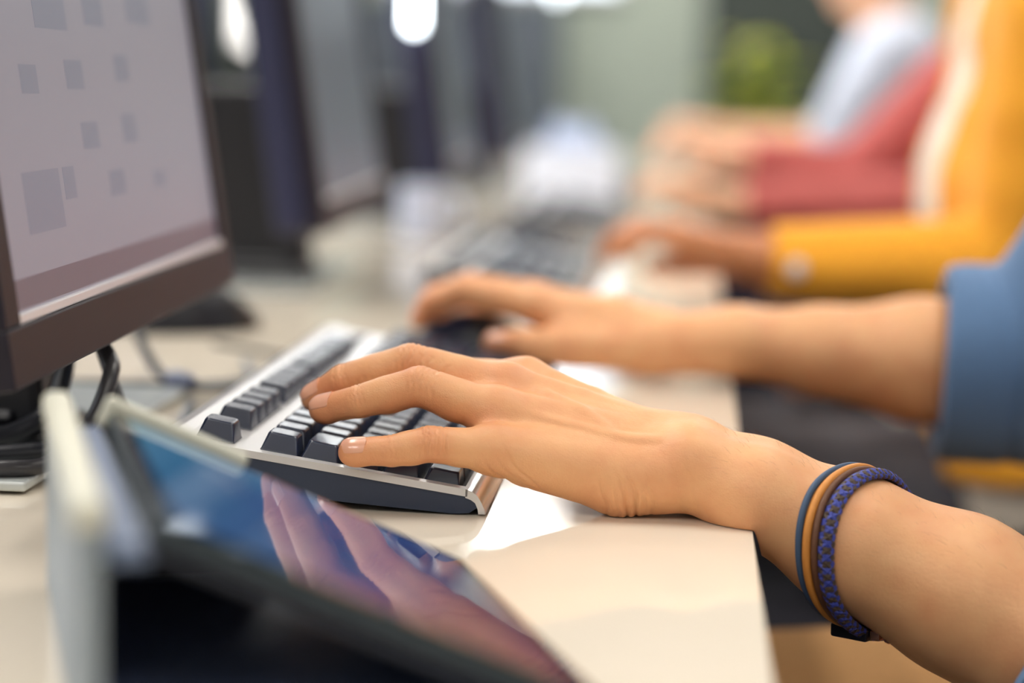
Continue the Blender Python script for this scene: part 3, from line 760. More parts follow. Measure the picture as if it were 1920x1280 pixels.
HJ = {
    'L_pinky0': (-118.1, 1.6, 29.5),
    'L_pinky1': (-146.2, -8.4, 32.6),
    'L_pinky2': (-162.7, -11.2, 29.3),
    'L_pinky3': (-180.8, -11.8, 28.4),
    'L_ring0': (-118.8, 19.4, 43.2),
    'L_ring1': (-154.4, 17.9, 54.9),
    'L_ring2': (-182.3, 18.6, 46.8),
    'L_ring3': (-200.6, 24.6, 41.7),
    'L_mid0': (-117.1, 39.0, 52),
    'L_mid1': (-161.5, 40.4, 62.4),
    'L_mid2': (-193.9, 42.6, 52.8),
    'L_mid3': (-208.0, 46.4, 43.5),
    'L_idx0': (-109.5, 60.0, 52),
    'L_idx1': (-144.8, 71.0, 53.0),
    'L_idx2': (-166.2, 71.6, 47.4),
    'L_idx3': (-177.9, 69.6, 39.4),
    'L_th0': (-54.7, 49.4, 14.0),
    'L_th1': (-80, 66, 36),
    'L_th2': (-106, 84, 45),
    'L_th3': (-130, 93, 45),
    'L_wr': (-29.6, 22.3, 23.4),
    'L_fa1': (2.4, 15.4, 11.3),
    'L_fa2': (44.0, 10.5, -7.6),
    'L_fa3': (94.5, 4.0, -28.6),
    'L_el': (193.9, -17.1, -78.6),
    'L_hypo0': (-109.4, 0.8, 25.6),
    'L_hypo1': (-77.7, 2.2, 15.5),
    'L_hypo2': (-54.8, 10.9, 13.1),
    'R_wr': (-50.3, 455.6, 26.6),
    'R_fa1': (1.0, 460.1, 28.5),
    'R_fa2': (57.7, 462.2, 23.8),
    'R_fa3': (120.9, 460.9, 20.1),
    'R_el': (203.4, 455.4, 18.3),
    'R_idx0': (-130.3, 446.7, 48.9),
    'R_idx1': (-181.5, 450.6, 57.5),
    'R_idx2': (-204.2, 455.6, 48.1),
    'R_idx3': (-210.8, 455.7, 37.0),
    'R_mid0': (-135.7, 469.8, 51.8),
    'R_mid1': (-180.0, 477.1, 58.4),
    'R_mid2': (-204.2, 482.1, 49.8),
    'R_mid3': (-213.4, 483.8, 36.9),
    'R_ring0': (-133.6, 491.9, 48.9),
    'R_ring1': (-178.7, 500.8, 52.9),
    'R_ring2': (-199.7, 507.8, 42.2),
    'R_ring3': (-208.4, 509.9, 32.0),
    'R_pinky0': (-127.5, 511.8, 42.3),
    'R_pinky1': (-166.1, 526.7, 41.4),
    'R_pinky2': (-183.6, 534.3, 32.5),
    'R_pinky3': (-192.5, 536.8, 25.9),
    'R_th0': (-80.1, 445.2, 27.6),
    'R_th1': (-110.9, 428.2, 25.0),
    'R_th2': (-140.0, 419.9, 26.8),
    'R_th3': (-156.5, 420.5, 26.5),
    'BR_top': (45.4, 15.6, 25.5),
    'BR_bot': (40.8, 7.2, -41.1),
    'BR_front': (21.5, -19.8, -8.7),
}
# ------------------------------------------------------------------ hands of the nearest person
def finger(fld, pts, rad, k_tip=1.2, k_root=9.0):
    """chain of tapered phalanges; melts into the palm only near its knuckle"""
    for i in range(len(pts) - 1):
        kk = (pts[0], 12, 30, k_root, k_tip)
        prim(fld, 'cone', pts[i], pts[i + 1], rad[i], rad[i + 1], k=k_root, kmap=kk)

def creases(V, N, D, J0, t, n, r, offs, depth, width, seed=0, cosmin=0.15):
    """transverse skin folds over a finger joint, on the back of the finger"""
    t = unit(t); n = unit(n - t * np.dot(n, t)); rel = V - J0
    s = rel @ t; q = np.cross(t, n); lat = rel @ q; dist = np.linalg.norm(rel, axis=1)
    dors = sstep(N @ n, cosmin, cosmin + 0.45) * (dist < r * 2.2)
    wob = 0.35 * np.sin(lat * 0.9 + seed) + 0.25 * np.sin(lat * 1.9 + 2 * seed)
    for i, o in enumerate(offs):
        bow = (0.045 * o) * (lat / r) ** 2 * r * 0.6
        D -= depth * (0.7 + 0.3 * math.cos(i * 2.1 + seed)) * np.exp(-((s - o - wob - bow) / width) ** 2) * dors
def groove(V, N, D, c, R_, m, ref, offs, depth, width, bend=0.0, nmask=None, seed=0):
    """parallel short folds: planes with normal m through c, faded out at distance R_"""
    m = unit(m); rel = V - c; s = rel @ m; q = unit(np.cross(m, ref)); lat = rel @ q
    mk = np.exp(-(np.linalg.norm(rel - np.outer(s, m), axis=1) / R_) ** 4)
    if nmask is not None: mk = mk * sstep(N @ unit(nmask), 0.0, 0.5)
    for i, o in enumerate(offs):
        D -= depth * (0.6 + 0.4 * math.cos(i * 1.7 + seed)) * np.exp(-((s - o - bend * lat * lat - 0.5 * np.sin(lat * 0.35 + i + seed)) / width) ** 2) * mk

def H(n): return np.array(HJ[n], float)
def build_left_arm():
    f = Field((-232, -48, -128), (236, 122, 92), 0.85)
    p = prim
    wr, f1, f2, f3, el = (H('L_' + n) for n in ('wr', 'fa1', 'fa2', 'fa3', 'el'))
    yo = lambda v, d: v + V3(0, d, 0)
    # forearm: ulna and radius side by side
    for s_, dz in ((-1, -1.0), (1, 0.5)):
        p(f, 'cone', yo(wr, 10.5 * s_) + V3(0, 0, dz), yo(f1, 9.5 * s_) + V3(0, 0, 1.0), 18.4, 21.0, k=10)
        p(f, 'cone', yo(f1, 9.5 * s_) + V3(0, 0, 1.0), yo(f2, 7 * s_), 21.0, 27.5, k=10)
        p(f, 'cone', yo(f2, 7 * s_), yo(f3, 5 * s_), 27.5, 32.5, k=10)
        p(f, 'cone', yo(f3, 5 * s_), yo(el, 3 * s_), 32.5, 39, k=10)
    p(f, 'ell', wr + V3(4, -16.5, 7), (11, 9, 8), k=10)                      # ulna head
    # palm: metacarpals, heel and thumb ball
    mc = {'pinky': (V3(-42, 9, 19), 14.5, 10.6), 'ring': (V3(-42, 19, 25), 15, 11.0), 'mid': (V3(-40, 30, 27.5), 15, 11.2), 'idx': (V3(-40, 41, 26), 14, 10.8)}
    for n_, (c, r0, r1) in mc.items():
        p(f, 'cone', wr + (c - wr) * 0.1 + V3(0, (c[1] - 24) * 0.5, 0), c, 17.5, r0, k=9)
        p(f, 'cone', c, H('L_%s0' % n_), r0, r1, k=8)
    p(f, 'cone', V3(-101, 3.5, 25.2), V3(-60, 10, 15.0), 11.3, 14.4, k=10)      # heel of the little-finger side
    p(f, 'cone', V3(-60, 10, 15.0), V3(-38, 14, 20), 14.4, 14.0, k=8)
    p(f, 'cone', V3(-104, 30, 33), V3(-60, 30, 24), 12, 16, k=12)
    p(f, 'cone', V3(-44, 44, 19), H('L_th1'), 15.0, 11.5, k=10)                 # thumb ball
    p(f, 'cone', V3(-98, 55, 38), V3(-82, 62, 33), 9, 9, k=10)                  # web of the thumb
    # extensor tendons and a vein on the back of the hand
    for n_, dz in (('pinky', 10.2), ('ring', 10.8), ('mid', 10.8), ('idx', 10.4)):
        a = H('L_%s0' % n_) + V3(3, -1.0, dz - 2.6); c, r0, _ = mc[n_]
        bq = c + V3(-4, -1.5, r0 - 3.0)
        p(f, 'cone', a, (a + bq) / 2 + V3(0, 0, 1.0), 2.5, 2.0, k=5); p(f, 'cone', (a + bq) / 2 + V3(0, 0, 1.0), bq, 2.2, 1.6, k=4)
    for pts in ([(-104, 12, 44.5), (-84, 8, 41.5), (-62, 6, 37), (-40, 3, 36)], [(-100, 28, 54), (-80, 18, 46.8), (-66, 9, 39)]):
        q = spline(pts, 5)
        for a, bq in zip(q[:-1], q[1:]): p(f, 'cone', a - V3(0, 0, 0.7), bq - V3(0, 0, 0.7), 1.3, 1.3, k=3.5)
    # fingers
    fr = {'pinky': (9.2, 8.15, 7.15, 6.1), 'ring': (10.6, 9.2, 7.9, 6.6), 'mid': (10.8, 9.5, 8.2, 6.9), 'idx': (10.6, 9.4, 8.0, 6.8)}
    J = {}
    for n_, rr in fr.items():
        q = [H('L_%s%d' % (n_, i)) for i in range(4)]; J[n_] = q
        finger(f, q, rr)
        # flesh swells a little between the joints; the fingertip pad hangs below the bone
        for i, (e, zz) in enumerate(((0.5, -0.8), (0.5, -0.7))):
            m_ = q[i] * (1 - e) + q[i + 1] * e; r_ = (rr[i] + rr[i + 1]) / 2 - 0.2
            prim(f, 'ell', m_ + V3(0, 0, zz), (r_ * 1.2, r_, r_), k=2.0)
        tdir = unit(q[3] - q[2]); prim(f, 'ell', q[3] - tdir * 2.0 + V3(0, 0, -1.0), (7.8, rr[3] + 0.2, rr[3]), k=2.0)
    q = [H('L_th0'), H('L_th1'), H('L_th2'), H('L_th3')]
    for i, (a, c) in enumerate(((12, 10.6), (10.6, 8.4))): prim(f, 'cone', q[i + 1], q[i + 2], a, c, k=3)
    V, Q = surface(f); V = relax(V, Q, 1, 0.5); N = vnormals(V, Q)
    D = np.zeros(len(V)); bl = np.zeros(len(V))
    dn = V3(0, -0.45, 0.9)
    for i, (n_, rr) in enumerate(fr.items()):
        q = J[n_]; dd = V3(0, -0.75, 0.66) if n_ == 'pinky' else dn
        creases(V, N, D, q[1], q[1] - q[0], dd, rr[1], (-5.2, -2.6, 0, 2.4, 4.8), 0.85, 0.62, i)
        creases(V, N, D, q[2], q[2] - q[1], dd, rr[2], (-2.6, -0.9, 1.0, 2.6), 0.7, 0.52, i + 3)
        for jj, amp, rad_ in ((1, 0.42, 10), (2, 0.3, 8), (3, 0.55, 12)):
            bl += amp * np.exp(-(np.linalg.norm(V - q[jj], axis=1) / rad_) ** 2)
        bl += 0.22 * np.exp(-(np.linalg.norm(V - q[0] - V3(0, 0, 8), axis=1) / 12) ** 2)
    # folds at the root of the little finger, and at the heel of the hand
    groove(V, N, D, V3(-106, -6, 18), 14, (1.0, -0.15, 0.9), (0, 1, 0), (-7, -1.5, 3.5), 1.5, 0.75, 0.006, (0, -0.8, -0.35), 1)
    groove(V, N, D, V3(-52, -3, 6), 15, (1.0, 0.1, 0.12), (0, 1, 0), (-14, -9, -4.5, 0, 4.2, 7.5), 1.5, 0.8, -0.012, (0, -0.9, -0.2), 2)
    groove(V, N, D, V3(-30, -2, 14), 16, (1.0, 0.0, 0.35), (0, 1, 0), (-4, 3), 0.35, 1.4, 0.004, (0, -1, 0), 5)
    D += 0.28 * vnoise(V, 22, 1) + 0.10 * vnoise(V, 7, 2)
    # fine diagonal skin lines on the back of the hand
    back = sstep(N[:, 2], 0.0, 0.6) * np.exp(-((V[:, 0] + 70) / 45) ** 4)
    D += 0.045 * back * np.sin((V[:, 0] * 0.5 + V[:, 1] * 1.0 + V[:, 2] * 0.8) * 3.0 + 2.0 * vnoise(V, 9, 4))
    V = V + N * D[:, None]
    # the heel rests on the desk: flesh flattens where it meets the top, and hangs over its rounded edge
    low = np.where(V[:, 0] < 0.0, 0.35, np.where(V[:, 0] < 7, 0.35 - (V[:, 0] / 7) ** 1.5 * 26, -999))
    V[:, 2] = np.maximum(V[:, 2], low)
    return V, Q, np.clip(bl, 0, 0.75)

def nail(name, V, Q, tip, dip, dors, r, length, halfw, parent, m, back=0.0):
    """nail plate laid onto the fingertip"""
    bvh = BVHTree.FromPolygons([Vector(v) for v in V], [tuple(int(i) for i in f) for f in Q])
    t = unit(tip - dip); n = unit(dors - t * np.dot(dors, t)); q = np.cross(t, n)
    b = BM(); nu, nv = 10, 10; top = []
    for i in range(nu + 1):
        row = []
        for j in range(nv + 1):
            u = i / nu; w = (j / nv) * 2 - 1
            # rounded outline at cuticle and free edge
            a = length * (0.5 - 0.5 * math.cos(math.pi * u)); x = (a - length + back + r * 0.72)
            ww = halfw * (1 - 0.45 * abs(2 * u - 1) ** 6) * w; x += -0.10 * length * (w * w) * (1 if u > 0.5 else -1) * abs(2 * u - 1)
            c = tip + t * min(x, r * 0.5) ; ang = ww / r
            d = n * math.cos(ang) + q * math.sin(ang)
            if x > r * 0.5: d = unit(d + t * (x - r * 0.5) / r * 1.3)
            o = c + d * (r * 3); hit = bvh.ray_cast(Vector(o), Vector(-d))
            pt = np.array(hit[0]) if hit[0] is not None else c + d * r
            lift = 0.30 + 0.25 * (1 - w * w) + 0.25 * u
            row.append(pt + d * lift)
        top.append(row)
    vt = [[b.verts.new(p) for p in row] for row in top]
    vb = [[b.verts.new(p - n * 0.9) for p in row] for row in top]
    for i in range(nu):
        for j in range(nv):
            b.faces.new((vt[i][j], vt[i + 1][j], vt[i + 1][j + 1], vt[i][j + 1])); b.faces.new((vb[i][j], vb[i][j + 1], vb[i + 1][j + 1], vb[i + 1][j]))
    ed = [(i, 0) for i in range(nu + 1)] + [(nu, j) for j in range(1, nv + 1)] + [(i, nv) for i in range(nu - 1, -1, -1)] + [(0, j) for j in range(nv - 1, 0, -1)]
    for k in range(len(ed)):
        a, c = ed[k], ed[(k + 1) % len(ed)]; b.faces.new((vt[a[0]][a[1]], vb[a[0]][a[1]], vb[c[0]][c[1]], vt[c[0]][c[1]]))
    return obj(name, b, m, parent, True)

def build_right_arm():
    f = Field((-236, 395, -70), (250, 565, 95), 1.7)
    wr, f1, f2, f3, el = (H('R_' + n) for n in ('wr', 'fa1', 'fa2', 'fa3', 'el')); p = prim
    yo = lambda v, d: v + V3(0, d, 0)
    for s_ in (-1, 1):
        p(f, 'cone', yo(wr, 10 * s_), yo(f1, 8.5 * s_), 19, 21.5, k=10); p(f, 'cone', yo(f1, 8.5 * s_), yo(f2, 6 * s_), 21.5, 27, k=10)
        p(f, 'cone', yo(f2, 6 * s_), yo(f3, 5 * s_), 27, 38, k=10); p(f, 'cone', yo(f3, 5 * s_), el, 38, 43, k=10)
    for n_, r1 in (('idx', 11), ('mid', 11.4), ('ring', 11), ('pinky', 10)):
        k0 = H('R_%s0' % n_); c = wr + (k0 - wr) * 0.35 + V3(0, 0, 4)
        p(f, 'cone', wr + V3(0, (k0[1] - wr[1]) * 0.3 * 0.5, 0), c, 18, 15, k=9); p(f, 'cone', c, k0, 15, r1, k=8)
    p(f, 'cone', wr + V3(-8, -10, -2), H('R_th1'), 17, 13, k=10)
    p(f, 'cone', wr + V3(-10, 25, 0), H('R_pinky0') + V3(10, 2, -12), 15, 12, k=10)
    p(f, 'cone', H('R_idx0') + V3(12, -4, -8), H('R_th1') + V3(8, 4, 2), 10, 10, k=10)
    for n_, rr in (('idx', (11, 9.4, 8.2, 7)), ('mid', (11, 9.6, 8.4, 7.1)), ('ring', (10.8, 9.3, 8, 6.8)), ('pinky', (9.6, 8.2, 7.2, 6.2))):
        finger(f, [H('R_%s%d' % (n_, i)) for i in range(4)], rr, 1.5)
    q = [H('R_th%d' % i) for i in range(4)]
    p(f, 'cone', q[1], q[2], 12.5, 10.6, k=4); p(f, 'cone', q[2], q[3], 10.6, 8.2, k=3)
    V, Q = surface(f); N = vnormals(V, Q); V = V + N * (0.3 * vnoise(V, 22, 3))[:, None]
    V[:, 2] = np.maximum(V[:, 2], np.where(V[:, 0] < 0, 0.35, np.where(V[:, 0] < 8, 0.35 - (V[:, 0] / 8) ** 1.5 * 26, -999)))
    bl = np.zeros(len(V))
    for n_ in ('idx', 'mid', 'ring', 'pinky', 'th'):
        for jj, a, rad_ in ((0, 0.3, 12), (1, 0.4, 12), (2, 0.4, 12), (3, 0.5, 12)): bl += a * np.exp(-(np.linalg.norm(V - H('R_%s%d' % (n_, jj)), axis=1) / rad_) ** 2)
    return V, Q, np.clip(bl, 0, 0.9)

# ------------------------------------------------------------------ whole seated figures (all sit facing the desk, towards -x)
def join(parts):
    off = 0; VV, QQ, BB = [], [], []
    for V, Q, b_ in parts: VV.append(V); QQ.append(Q + off); BB.append(b_); off += len(V)
    return np.concatenate(VV), np.concatenate(QQ), np.concatenate(BB)
def torso(fld, yc, dx, grow, k=30, lean=0):
    L_ = lambda z: dx + lean * (z + 190) / 425
    pr = [((400, -190), (402, -60), 108, 96, 0.62), ((402, -60), (380, 110), 96, 112, 0.66), ((380, 110), (356, 235), 112, 84, 0.60)]
    for (a, c, r0, r1, ys) in pr: prim(fld, 'cone', (a[0] + L_(a[1]), yc, a[1]), (c[0] + L_(c[1]), yc, c[1]), r0 + grow, r1 + grow, k=k, ys=ys, yc=yc)
def figure_joints(yc, dx, lean=0, **kw):
    bx_ = dx; dx = dx + lean
    j = dict(shL=(345 + dx, yc - 178, 268), shR=(345 + dx, yc + 178, 268), neck0=(345 + dx, yc, 285), neck1=(312 + dx, yc, 378), head=(290 + dx, yc, 470),
             hipL=(395, yc - 88, -196), hipR=(395, yc + 88, -196), knL=(-25, yc - 105, -205), knR=(-25, yc + 105, -205), anL=(-20, yc - 105, -655), anR=(-20, yc + 105, -655))
    j.update(kw); return {k: np.array(v, float) for k, v in j.items()}
def head_prims(f, c, tilt=0.25):
    """skull, jaw, nose, lips and ears of a head looking along -x and a little down"""
    ct, st = math.cos(tilt), math.sin(tilt)
    def T(x, y, z): return c + V3(x * ct + z * -st * -1 * -1, y, z * ct + x * st) if False else c + V3(x * ct - z * st, y, x * st + z * ct)
    prim(f, 'ell', T(8, 0, 28), (92, 74, 88), k=14); prim(f, 'ell', T(-28, 0, -38), (58, 56, 72), k=24)
    prim(f, 'ell', T(-62, 0, -92), (22, 24, 18), k=16)
    prim(f, 'cone', T(-80, 0, 8), T(-103, 0, -28), 8, 13, k=8)
    for s_ in (-1, 1):
        prim(f, 'ell', T(-82, 33 * s_, 6), (13, 15, 11), k=6, sub=True)
        prim(f, 'ell', T(-74, 34 * s_, 24), (14, 24, 9), k=8); prim(f, 'ell', T(-66, 40 * s_, -20), (20, 22, 18), k=14)
        prim(f, 'ell', T(8, 76 * s_, -8), (18, 7, 30), k=4)
        prim(f, 'ell', T(-100, 9 * s_, -34), (8, 7, 6), k=4)
    prim(f, 'ell', T(-84, 0, -56), (10, 25, 5.5), k=4); prim(f, 'ell', T(-80, 0, -66), (10, 21, 6.5), k=4)
    return T
def simple_hand(f, wr, tip, side, up=(0, 0, 1), big=1.0):
    """an open typing hand: palm, four unequal bent fingers and a thumb; side = +1 when the thumb is on the +y side"""
    d = unit(np.array(tip, float) - wr); u = unit(np.array(up, float) - d * np.dot(up, d)); s_ = np.cross(u, d); s_ = s_ * (1 if s_[1] * side > 0 else -1)
    L = np.linalg.norm(np.array(tip, float) - wr) / 185.0 * big
    kn = []
    for off, r_ in ((26, 11), (9, 11.5), (-9, 11), (-26, 10)):
        k0 = wr + d * 90 * L + s_ * off * L + u * (14 - abs(off) * 0.1); kn.append(k0)
        prim(f, 'cone', wr + s_ * off * 0.4, k0, 19, r_ + 2, k=9)
    for k0, (l1, l2, l3), r_ in zip(kn, ((42, 25, 20), (46, 28, 21), (42, 26, 20), (34, 19, 18)), (10, 10.3, 9.8, 8.6)):
        a = k0 + (d * 0.93 + u * 0.1) * l1 * L; b_ = a + (d * 0.8 - u * 0.55) * l2 * L; c = b_ + (d * 0.45 - u * 0.85) * l3 * L
        finger(f, [k0, a, b_, c], (r_ + 1, r_, r_ - 1.2, r_ - 2.4), 2.0, 9)
    t0 = wr + d * 30 * L + s_ * 22 * L; t1 = t0 + (d * 0.75 + s_ * 0.5 - u * 0.35) * 36 * L; t2 = t1 + (d * 0.92 + s_ * 0.25 - u * 0.2) * 32 * L; t3 = t2 + (d * 0.95 - u * 0.2) * 22 * L
    prim(f, 'cone', wr + d * 12, t1, 18, 13, k=10); prim(f, 'cone', t1, t2, 12.5, 10.5, k=4); prim(f, 'cone', t2, t3, 10.5, 8.5, k=3)
def sleeve(fld, cuff, pts, rad, k=14):
    """a tube of cloth from the cuff through pts, cut square at the cuff"""
    P_ = [np.array(p, float) for p in [cuff] + list(pts)]
    t = unit(P_[1] - P_[0]); ext = [P_[0] - t * 20] + P_[1:]
    R_ = max(rad) + 40; lo = np.min(ext, 0) - R_; hi = np.max(ext, 0) + R_
    sl, X, Y, Z = fld.block(lo, hi); d = None
    for i in range(len(ext) - 1):
        e = d_cone(X, Y, Z, ext[i], ext[i + 1], rad[i], rad[i + 1]); d = e if d is None else smin(d, e, k)
    pl = -((X - P_[0][0]) * t[0] + (Y - P_[0][1]) * t[1] + (Z - P_[0][2]) * t[2])
    near = np.sqrt((X - P_[0][0]) ** 2 + (Y - P_[0][1]) ** 2 + (Z - P_[0][2]) ** 2) < rad[0] * 2.2
    d = np.where(near, np.maximum(d, pl), d)
    core = d_cone(X, Y, Z, P_[0] - t * 30, P_[0] + t * 22, rad[0] - 5, rad[0] - 6)
    d = np.maximum(d, -core)
    fld.F[sl] = smin(fld.F[sl], d.astype(np.float32), 10)
def cloth(name, fld, m, parent, amp=3.0, scale=55, seed=1, it=2):
    V, Q = surface(fld); V = relax(V, Q, it); N = vnormals(V, Q)
    D = amp * vnoise(V * V3(1, 1, 0.6), scale, seed) * 0.7 + amp * 0.5 * vnoise(V * V3(0.7, 1, 1.4), scale * 0.45, seed + 1)
    V = V + N * D[:, None]
    return quadmesh(name, V, Q, m, parent)

M['denim'] = mat('denim_shirt', srgb(92, 124, 162), 0.85, noise=0.16, nscale=260, bump=0.35, bscale=1800, sheen=0.2)
M['khaki'] = mat('khaki_trousers', srgb(186, 140, 90), 0.9, noise=0.10, nscale=200, bump=0.3, bscale=1500)
M['orange'] = mat('orange_knit', srgb(248, 168, 40), 0.9, noise=0.14, nscale=220, bump=0.5, bscale=500, sheen=0.15)
M['tee'] = mat('white_tee', srgb(240, 226, 206), 0.9, noise=0.04, nscale=60, bump=0.2, bscale=900)
M['greytr'] = mat('grey_trousers', srgb(88, 86, 92), 0.9, noise=0.10, nscale=200, bump=0.3, bscale=1500)
M['redknit'] = mat('red_sweater', srgb(196, 98, 92), 0.9, noise=0.12, nscale=220, bump=0.5, bscale=500, sheen=0.15)
M['navytr'] = mat('navy_trousers', srgb(40, 44, 66), 0.9, noise=0.10, nscale=200, bump=0.3, bscale=1500)
M['pale'] = mat('pale_shirt', srgb(206, 214, 228), 0.88, noise=0.06, nscale=100, bump=0.25, bscale=1200)
M['shoe'] = mat('shoe_leather', srgb(50, 40, 36), 0.5)
M['hair_d'] = mat('hair_dark', srgb(42, 30, 24), 0.6, noise=0.3, nscale=90, bump=0.8, bscale=400)
M['hair_b'] = mat('hair_brown', srgb(92, 62, 40), 0.6, noise=0.3, nscale=90, bump=0.8, bscale=400)
M['eye'] = mat('eye_white', srgb(232, 228, 222), 0.2)
M['iris'] = mat('iris_brown', srgb(60, 38, 24), 0.2)
M['skin1'] = skin_mat('skin_warm', srgb(230, 175, 124), srgb(204, 116, 76))
M['skin2'] = skin_mat('skin_brown', srgb(196, 132, 86), srgb(176, 96, 62))
M['skin3'] = skin_mat('skin_peach', srgb(242, 198, 160), srgb(226, 154, 122))
M['nailm'] = mat('fingernail', srgb(228, 166, 136), 0.24, spec=0.6, coat=0.25, sss=0.15)

def build_person(label, yc, dx, skin, hair, trousers, arms, upper, hands='simple', h=4.2, **kw):
    """arms: dict of shoulder / elbow / wrist / hand tip; upper(root, joints) dresses the torso"""
    j = figure_joints(yc, dx, **kw)
    root = thing('person', label, 'person', (395, yc, Z0))
    f = Field((-190, yc - 330, Z0 - 5), (560, yc + 330, 610), h)
    torso(f, yc, dx, 0, lean=kw.get('lean', 0))
    prim(f, 'cone', j['shL'], j['shR'], 56, 56, k=40); prim(f, 'cone', j['neck0'], j['neck1'], 58, 54, k=26)
    T = head_prims(f, j['head'])
    for s_ in 'LR':
        prim(f, 'cone', j['hip' + s_], j['kn' + s_], 78, 58, k=24); prim(f, 'cone', j['kn' + s_], j['an' + s_], 54, 38, k=14)
        prim(f, 'cone', j['an' + s_] + V3(10, 0, -50), j['an' + s_] + V3(-130, 0, -58), 30, 24, k=14)
        sh, el = j['sh' + s_], np.array(arms[s_][0], float)
        prim(f, 'cone', sh, el, 50, 41, k=20)
        if hands == 'simple':
            wr, tip = np.array(arms[s_][1], float), np.array(arms[s_][2], float)
            prim(f, 'cone', el, el + (wr - el) * 0.35, 42, 40, k=10); prim(f, 'cone', el + (wr - el) * 0.35, wr, 40, 26, k=10)
            simple_hand(f, wr, tip, 1 if s_ == 'L' else -1)
    V, Q = surface(f); V = relax(V, Q, 1)
    bl = np.full(len(V), 0.1)
    parts = [(V, Q, bl)]
    if hands != 'simple': parts += hands
    V, Q, bl = join(parts)
    body = quadmesh('body', V, Q, skin, root, bl)
    # hair, eyes, trousers, shoes
    hf = Field(j['head'] - 130, j['head'] + 140, 4.5); ct, st = math.cos(.25), math.sin(.25)
    prim(hf, 'ell', T(12, 0, 34), (99, 82, 96), k=10); prim(hf, 'ell', T(55, 0, -6), (50, 74, 66), k=16)
    prim(hf, 'ell', T(-92, 0, -22), (62, 62, 92), k=12, sub=True)
    cloth('hair', hf, hair, root, 3.0, 16, 5, 2)
    for s_ in (-1, 1):
        c = T(-74, 33 * s_, 6); b = BM(); bmesh.ops.create_uvsphere(b, u_segments=16, v_segments=10, radius=12.5)
        for v in b.verts: v.co += Vector(c)
        e = obj('eye', b, M['eye'], root, True)
        b = BM(); bmesh.ops.create_uvsphere(b, u_segments=14, v_segments=8, radius=6.2)
        for v in b.verts: v.co = Vector((v.co.x * 0.4, v.co.y, v.co.z)) + Vector(c + V3(-11.2, 0, -1))
        obj('iris', b, M['iris'], e, True)
    tf = Field((-130, yc - 250, Z0 + 20), (560, yc + 250, -60), 5.0)
    prim(tf, 'cone', (400, yc, -190), (402, yc, -90), 117, 108, k=20, ys=0.62, yc=yc)
    for s_ in 'LR':
        prim(tf, 'cone', j['hip' + s_], j['kn' + s_], 87, 68, k=24); prim(tf, 'cone', j['kn' + s_], j['an' + s_], 66, 52, k=14)
    cloth('trousers', tf, trousers, root, 3.5, 48, 11)
    for s_ in 'LR':
        sf = Field(j['an' + s_] - V3(200, 70, 90), j['an' + s_] + V3(70, 70, 40), 4.5)
        prim(sf, 'cone', j['an' + s_] + V3(8, 0, -46), j['an' + s_] + V3(-135, 0, -54), 39, 30, k=14)
        sl, X, Y, Z = sf.block(j['an' + s_] - V3(300, 100, 200), j['an' + s_] + V3(100, 100, 100)); sf.F[sl] = np.maximum(sf.F[sl], (Z0 + 1.5) - Z)
        cloth('shoe', sf, M['shoe'], root, 0.3, 40, 2)
    upper(root, j)
    return root, (V, Q), body, j

def collar_cut(fld, j, r=66):
    prim(fld, 'cone', j['neck0'] + V3(-4, 0, 24), j['neck1'] + V3(-20, 0, 60), r, r + 10, k=6, sub=True)
def dress(root, j, yc, dx, name, m, grow, sleeves, front_cut=None, seed=1, h=4.2, zlow=-215, lean=0):
    f = Field((60, yc - 300, -240), (580, yc + 300, 370), h) if sleeves is None else Field((0, yc - 330, -240), (580, yc + 330, 370), h)
    torso(f, yc, dx, grow, lean=lean); prim(f, 'cone', j['shL'], j['shR'], 56 + grow, 56 + grow, k=40)
    prim(f, 'cone', j['neck0'] - V3(0, 0, 10), j['neck0'] + V3(-8, 0, 40), 70, 66, k=20)
    for (cuff, pts, rad) in sleeves or []: sleeve(f, cuff, pts, rad)
    collar_cut(f, j)
    X = f.ax[0][:, None, None]; Y = f.ax[1][None, :, None]; Z = f.ax[2][None, None, :]
    body_reg = (X > 255 + min(dx, 0))
    f.F = np.where(body_reg, np.maximum(f.F, zlow - Z), f.F)
    if front_cut is not None:
        ln_ = (400 + dx) - (Z + 60) * 0.13 + lean * (Z + 190) / 425
        f.F = np.where(np.abs(Y - yc) < front_cut[1], np.maximum(f.F, (ln_ - front_cut[0]) - X), f.F)
    return cloth(name, f, m, root, 3.2, 60, seed)
# ------------------------------------------------------------------ the nearest person
LV, LQ, LB = build_left_arm()
RV, RQ, RB = build_right_arm()
elL, elR = H('L_el'), H('R_el')
YC1 = 220
def dress1(root, j):
    c = V3(129, -6, -46); cR = V3(140, 459, 20)
    sL = (c, [elL, j['shL']], [46, 53, 72]); sR = (cR, [elR, j['shR']], [59, 62, 72])
    dress(root, j, YC1, 0, 'shirt', M['denim'], 14, [sL, sR], None, 3, 3.6)
    # rolled cuffs
    for cc, tgt, r_ in ((c, elL, 47), (cR, elR, 61)):
        t = unit(tgt - cc); b = BM(); u, w = frame_of(Vector(t)); rings = []
        prof = [(-3, r_ - 6), (-5, r_ - 1), (-3, r_ + 3), (8, r_ + 4.5), (34, r_ + 5.5), (40, r_ + 4), (40, r_ - 4)]
        for a, rr in prof:
            rings.append([b.verts.new(Vector(cc + t * a) + (u * math.cos(k * math.pi / 24) + w * math.sin(k * math.pi / 24)) * (rr + 0.8 * math.sin(k * 0.7 + a * .1))) for k in range(48)])
        for r0, r1 in zip(rings[:-1], rings[1:]):
            for k in range(48): b.faces.new((r0[k], r0[(k + 1) % 48], r1[(k + 1) % 48], r1[k]))
        obj('cuff', b, M['denim'], root, True)
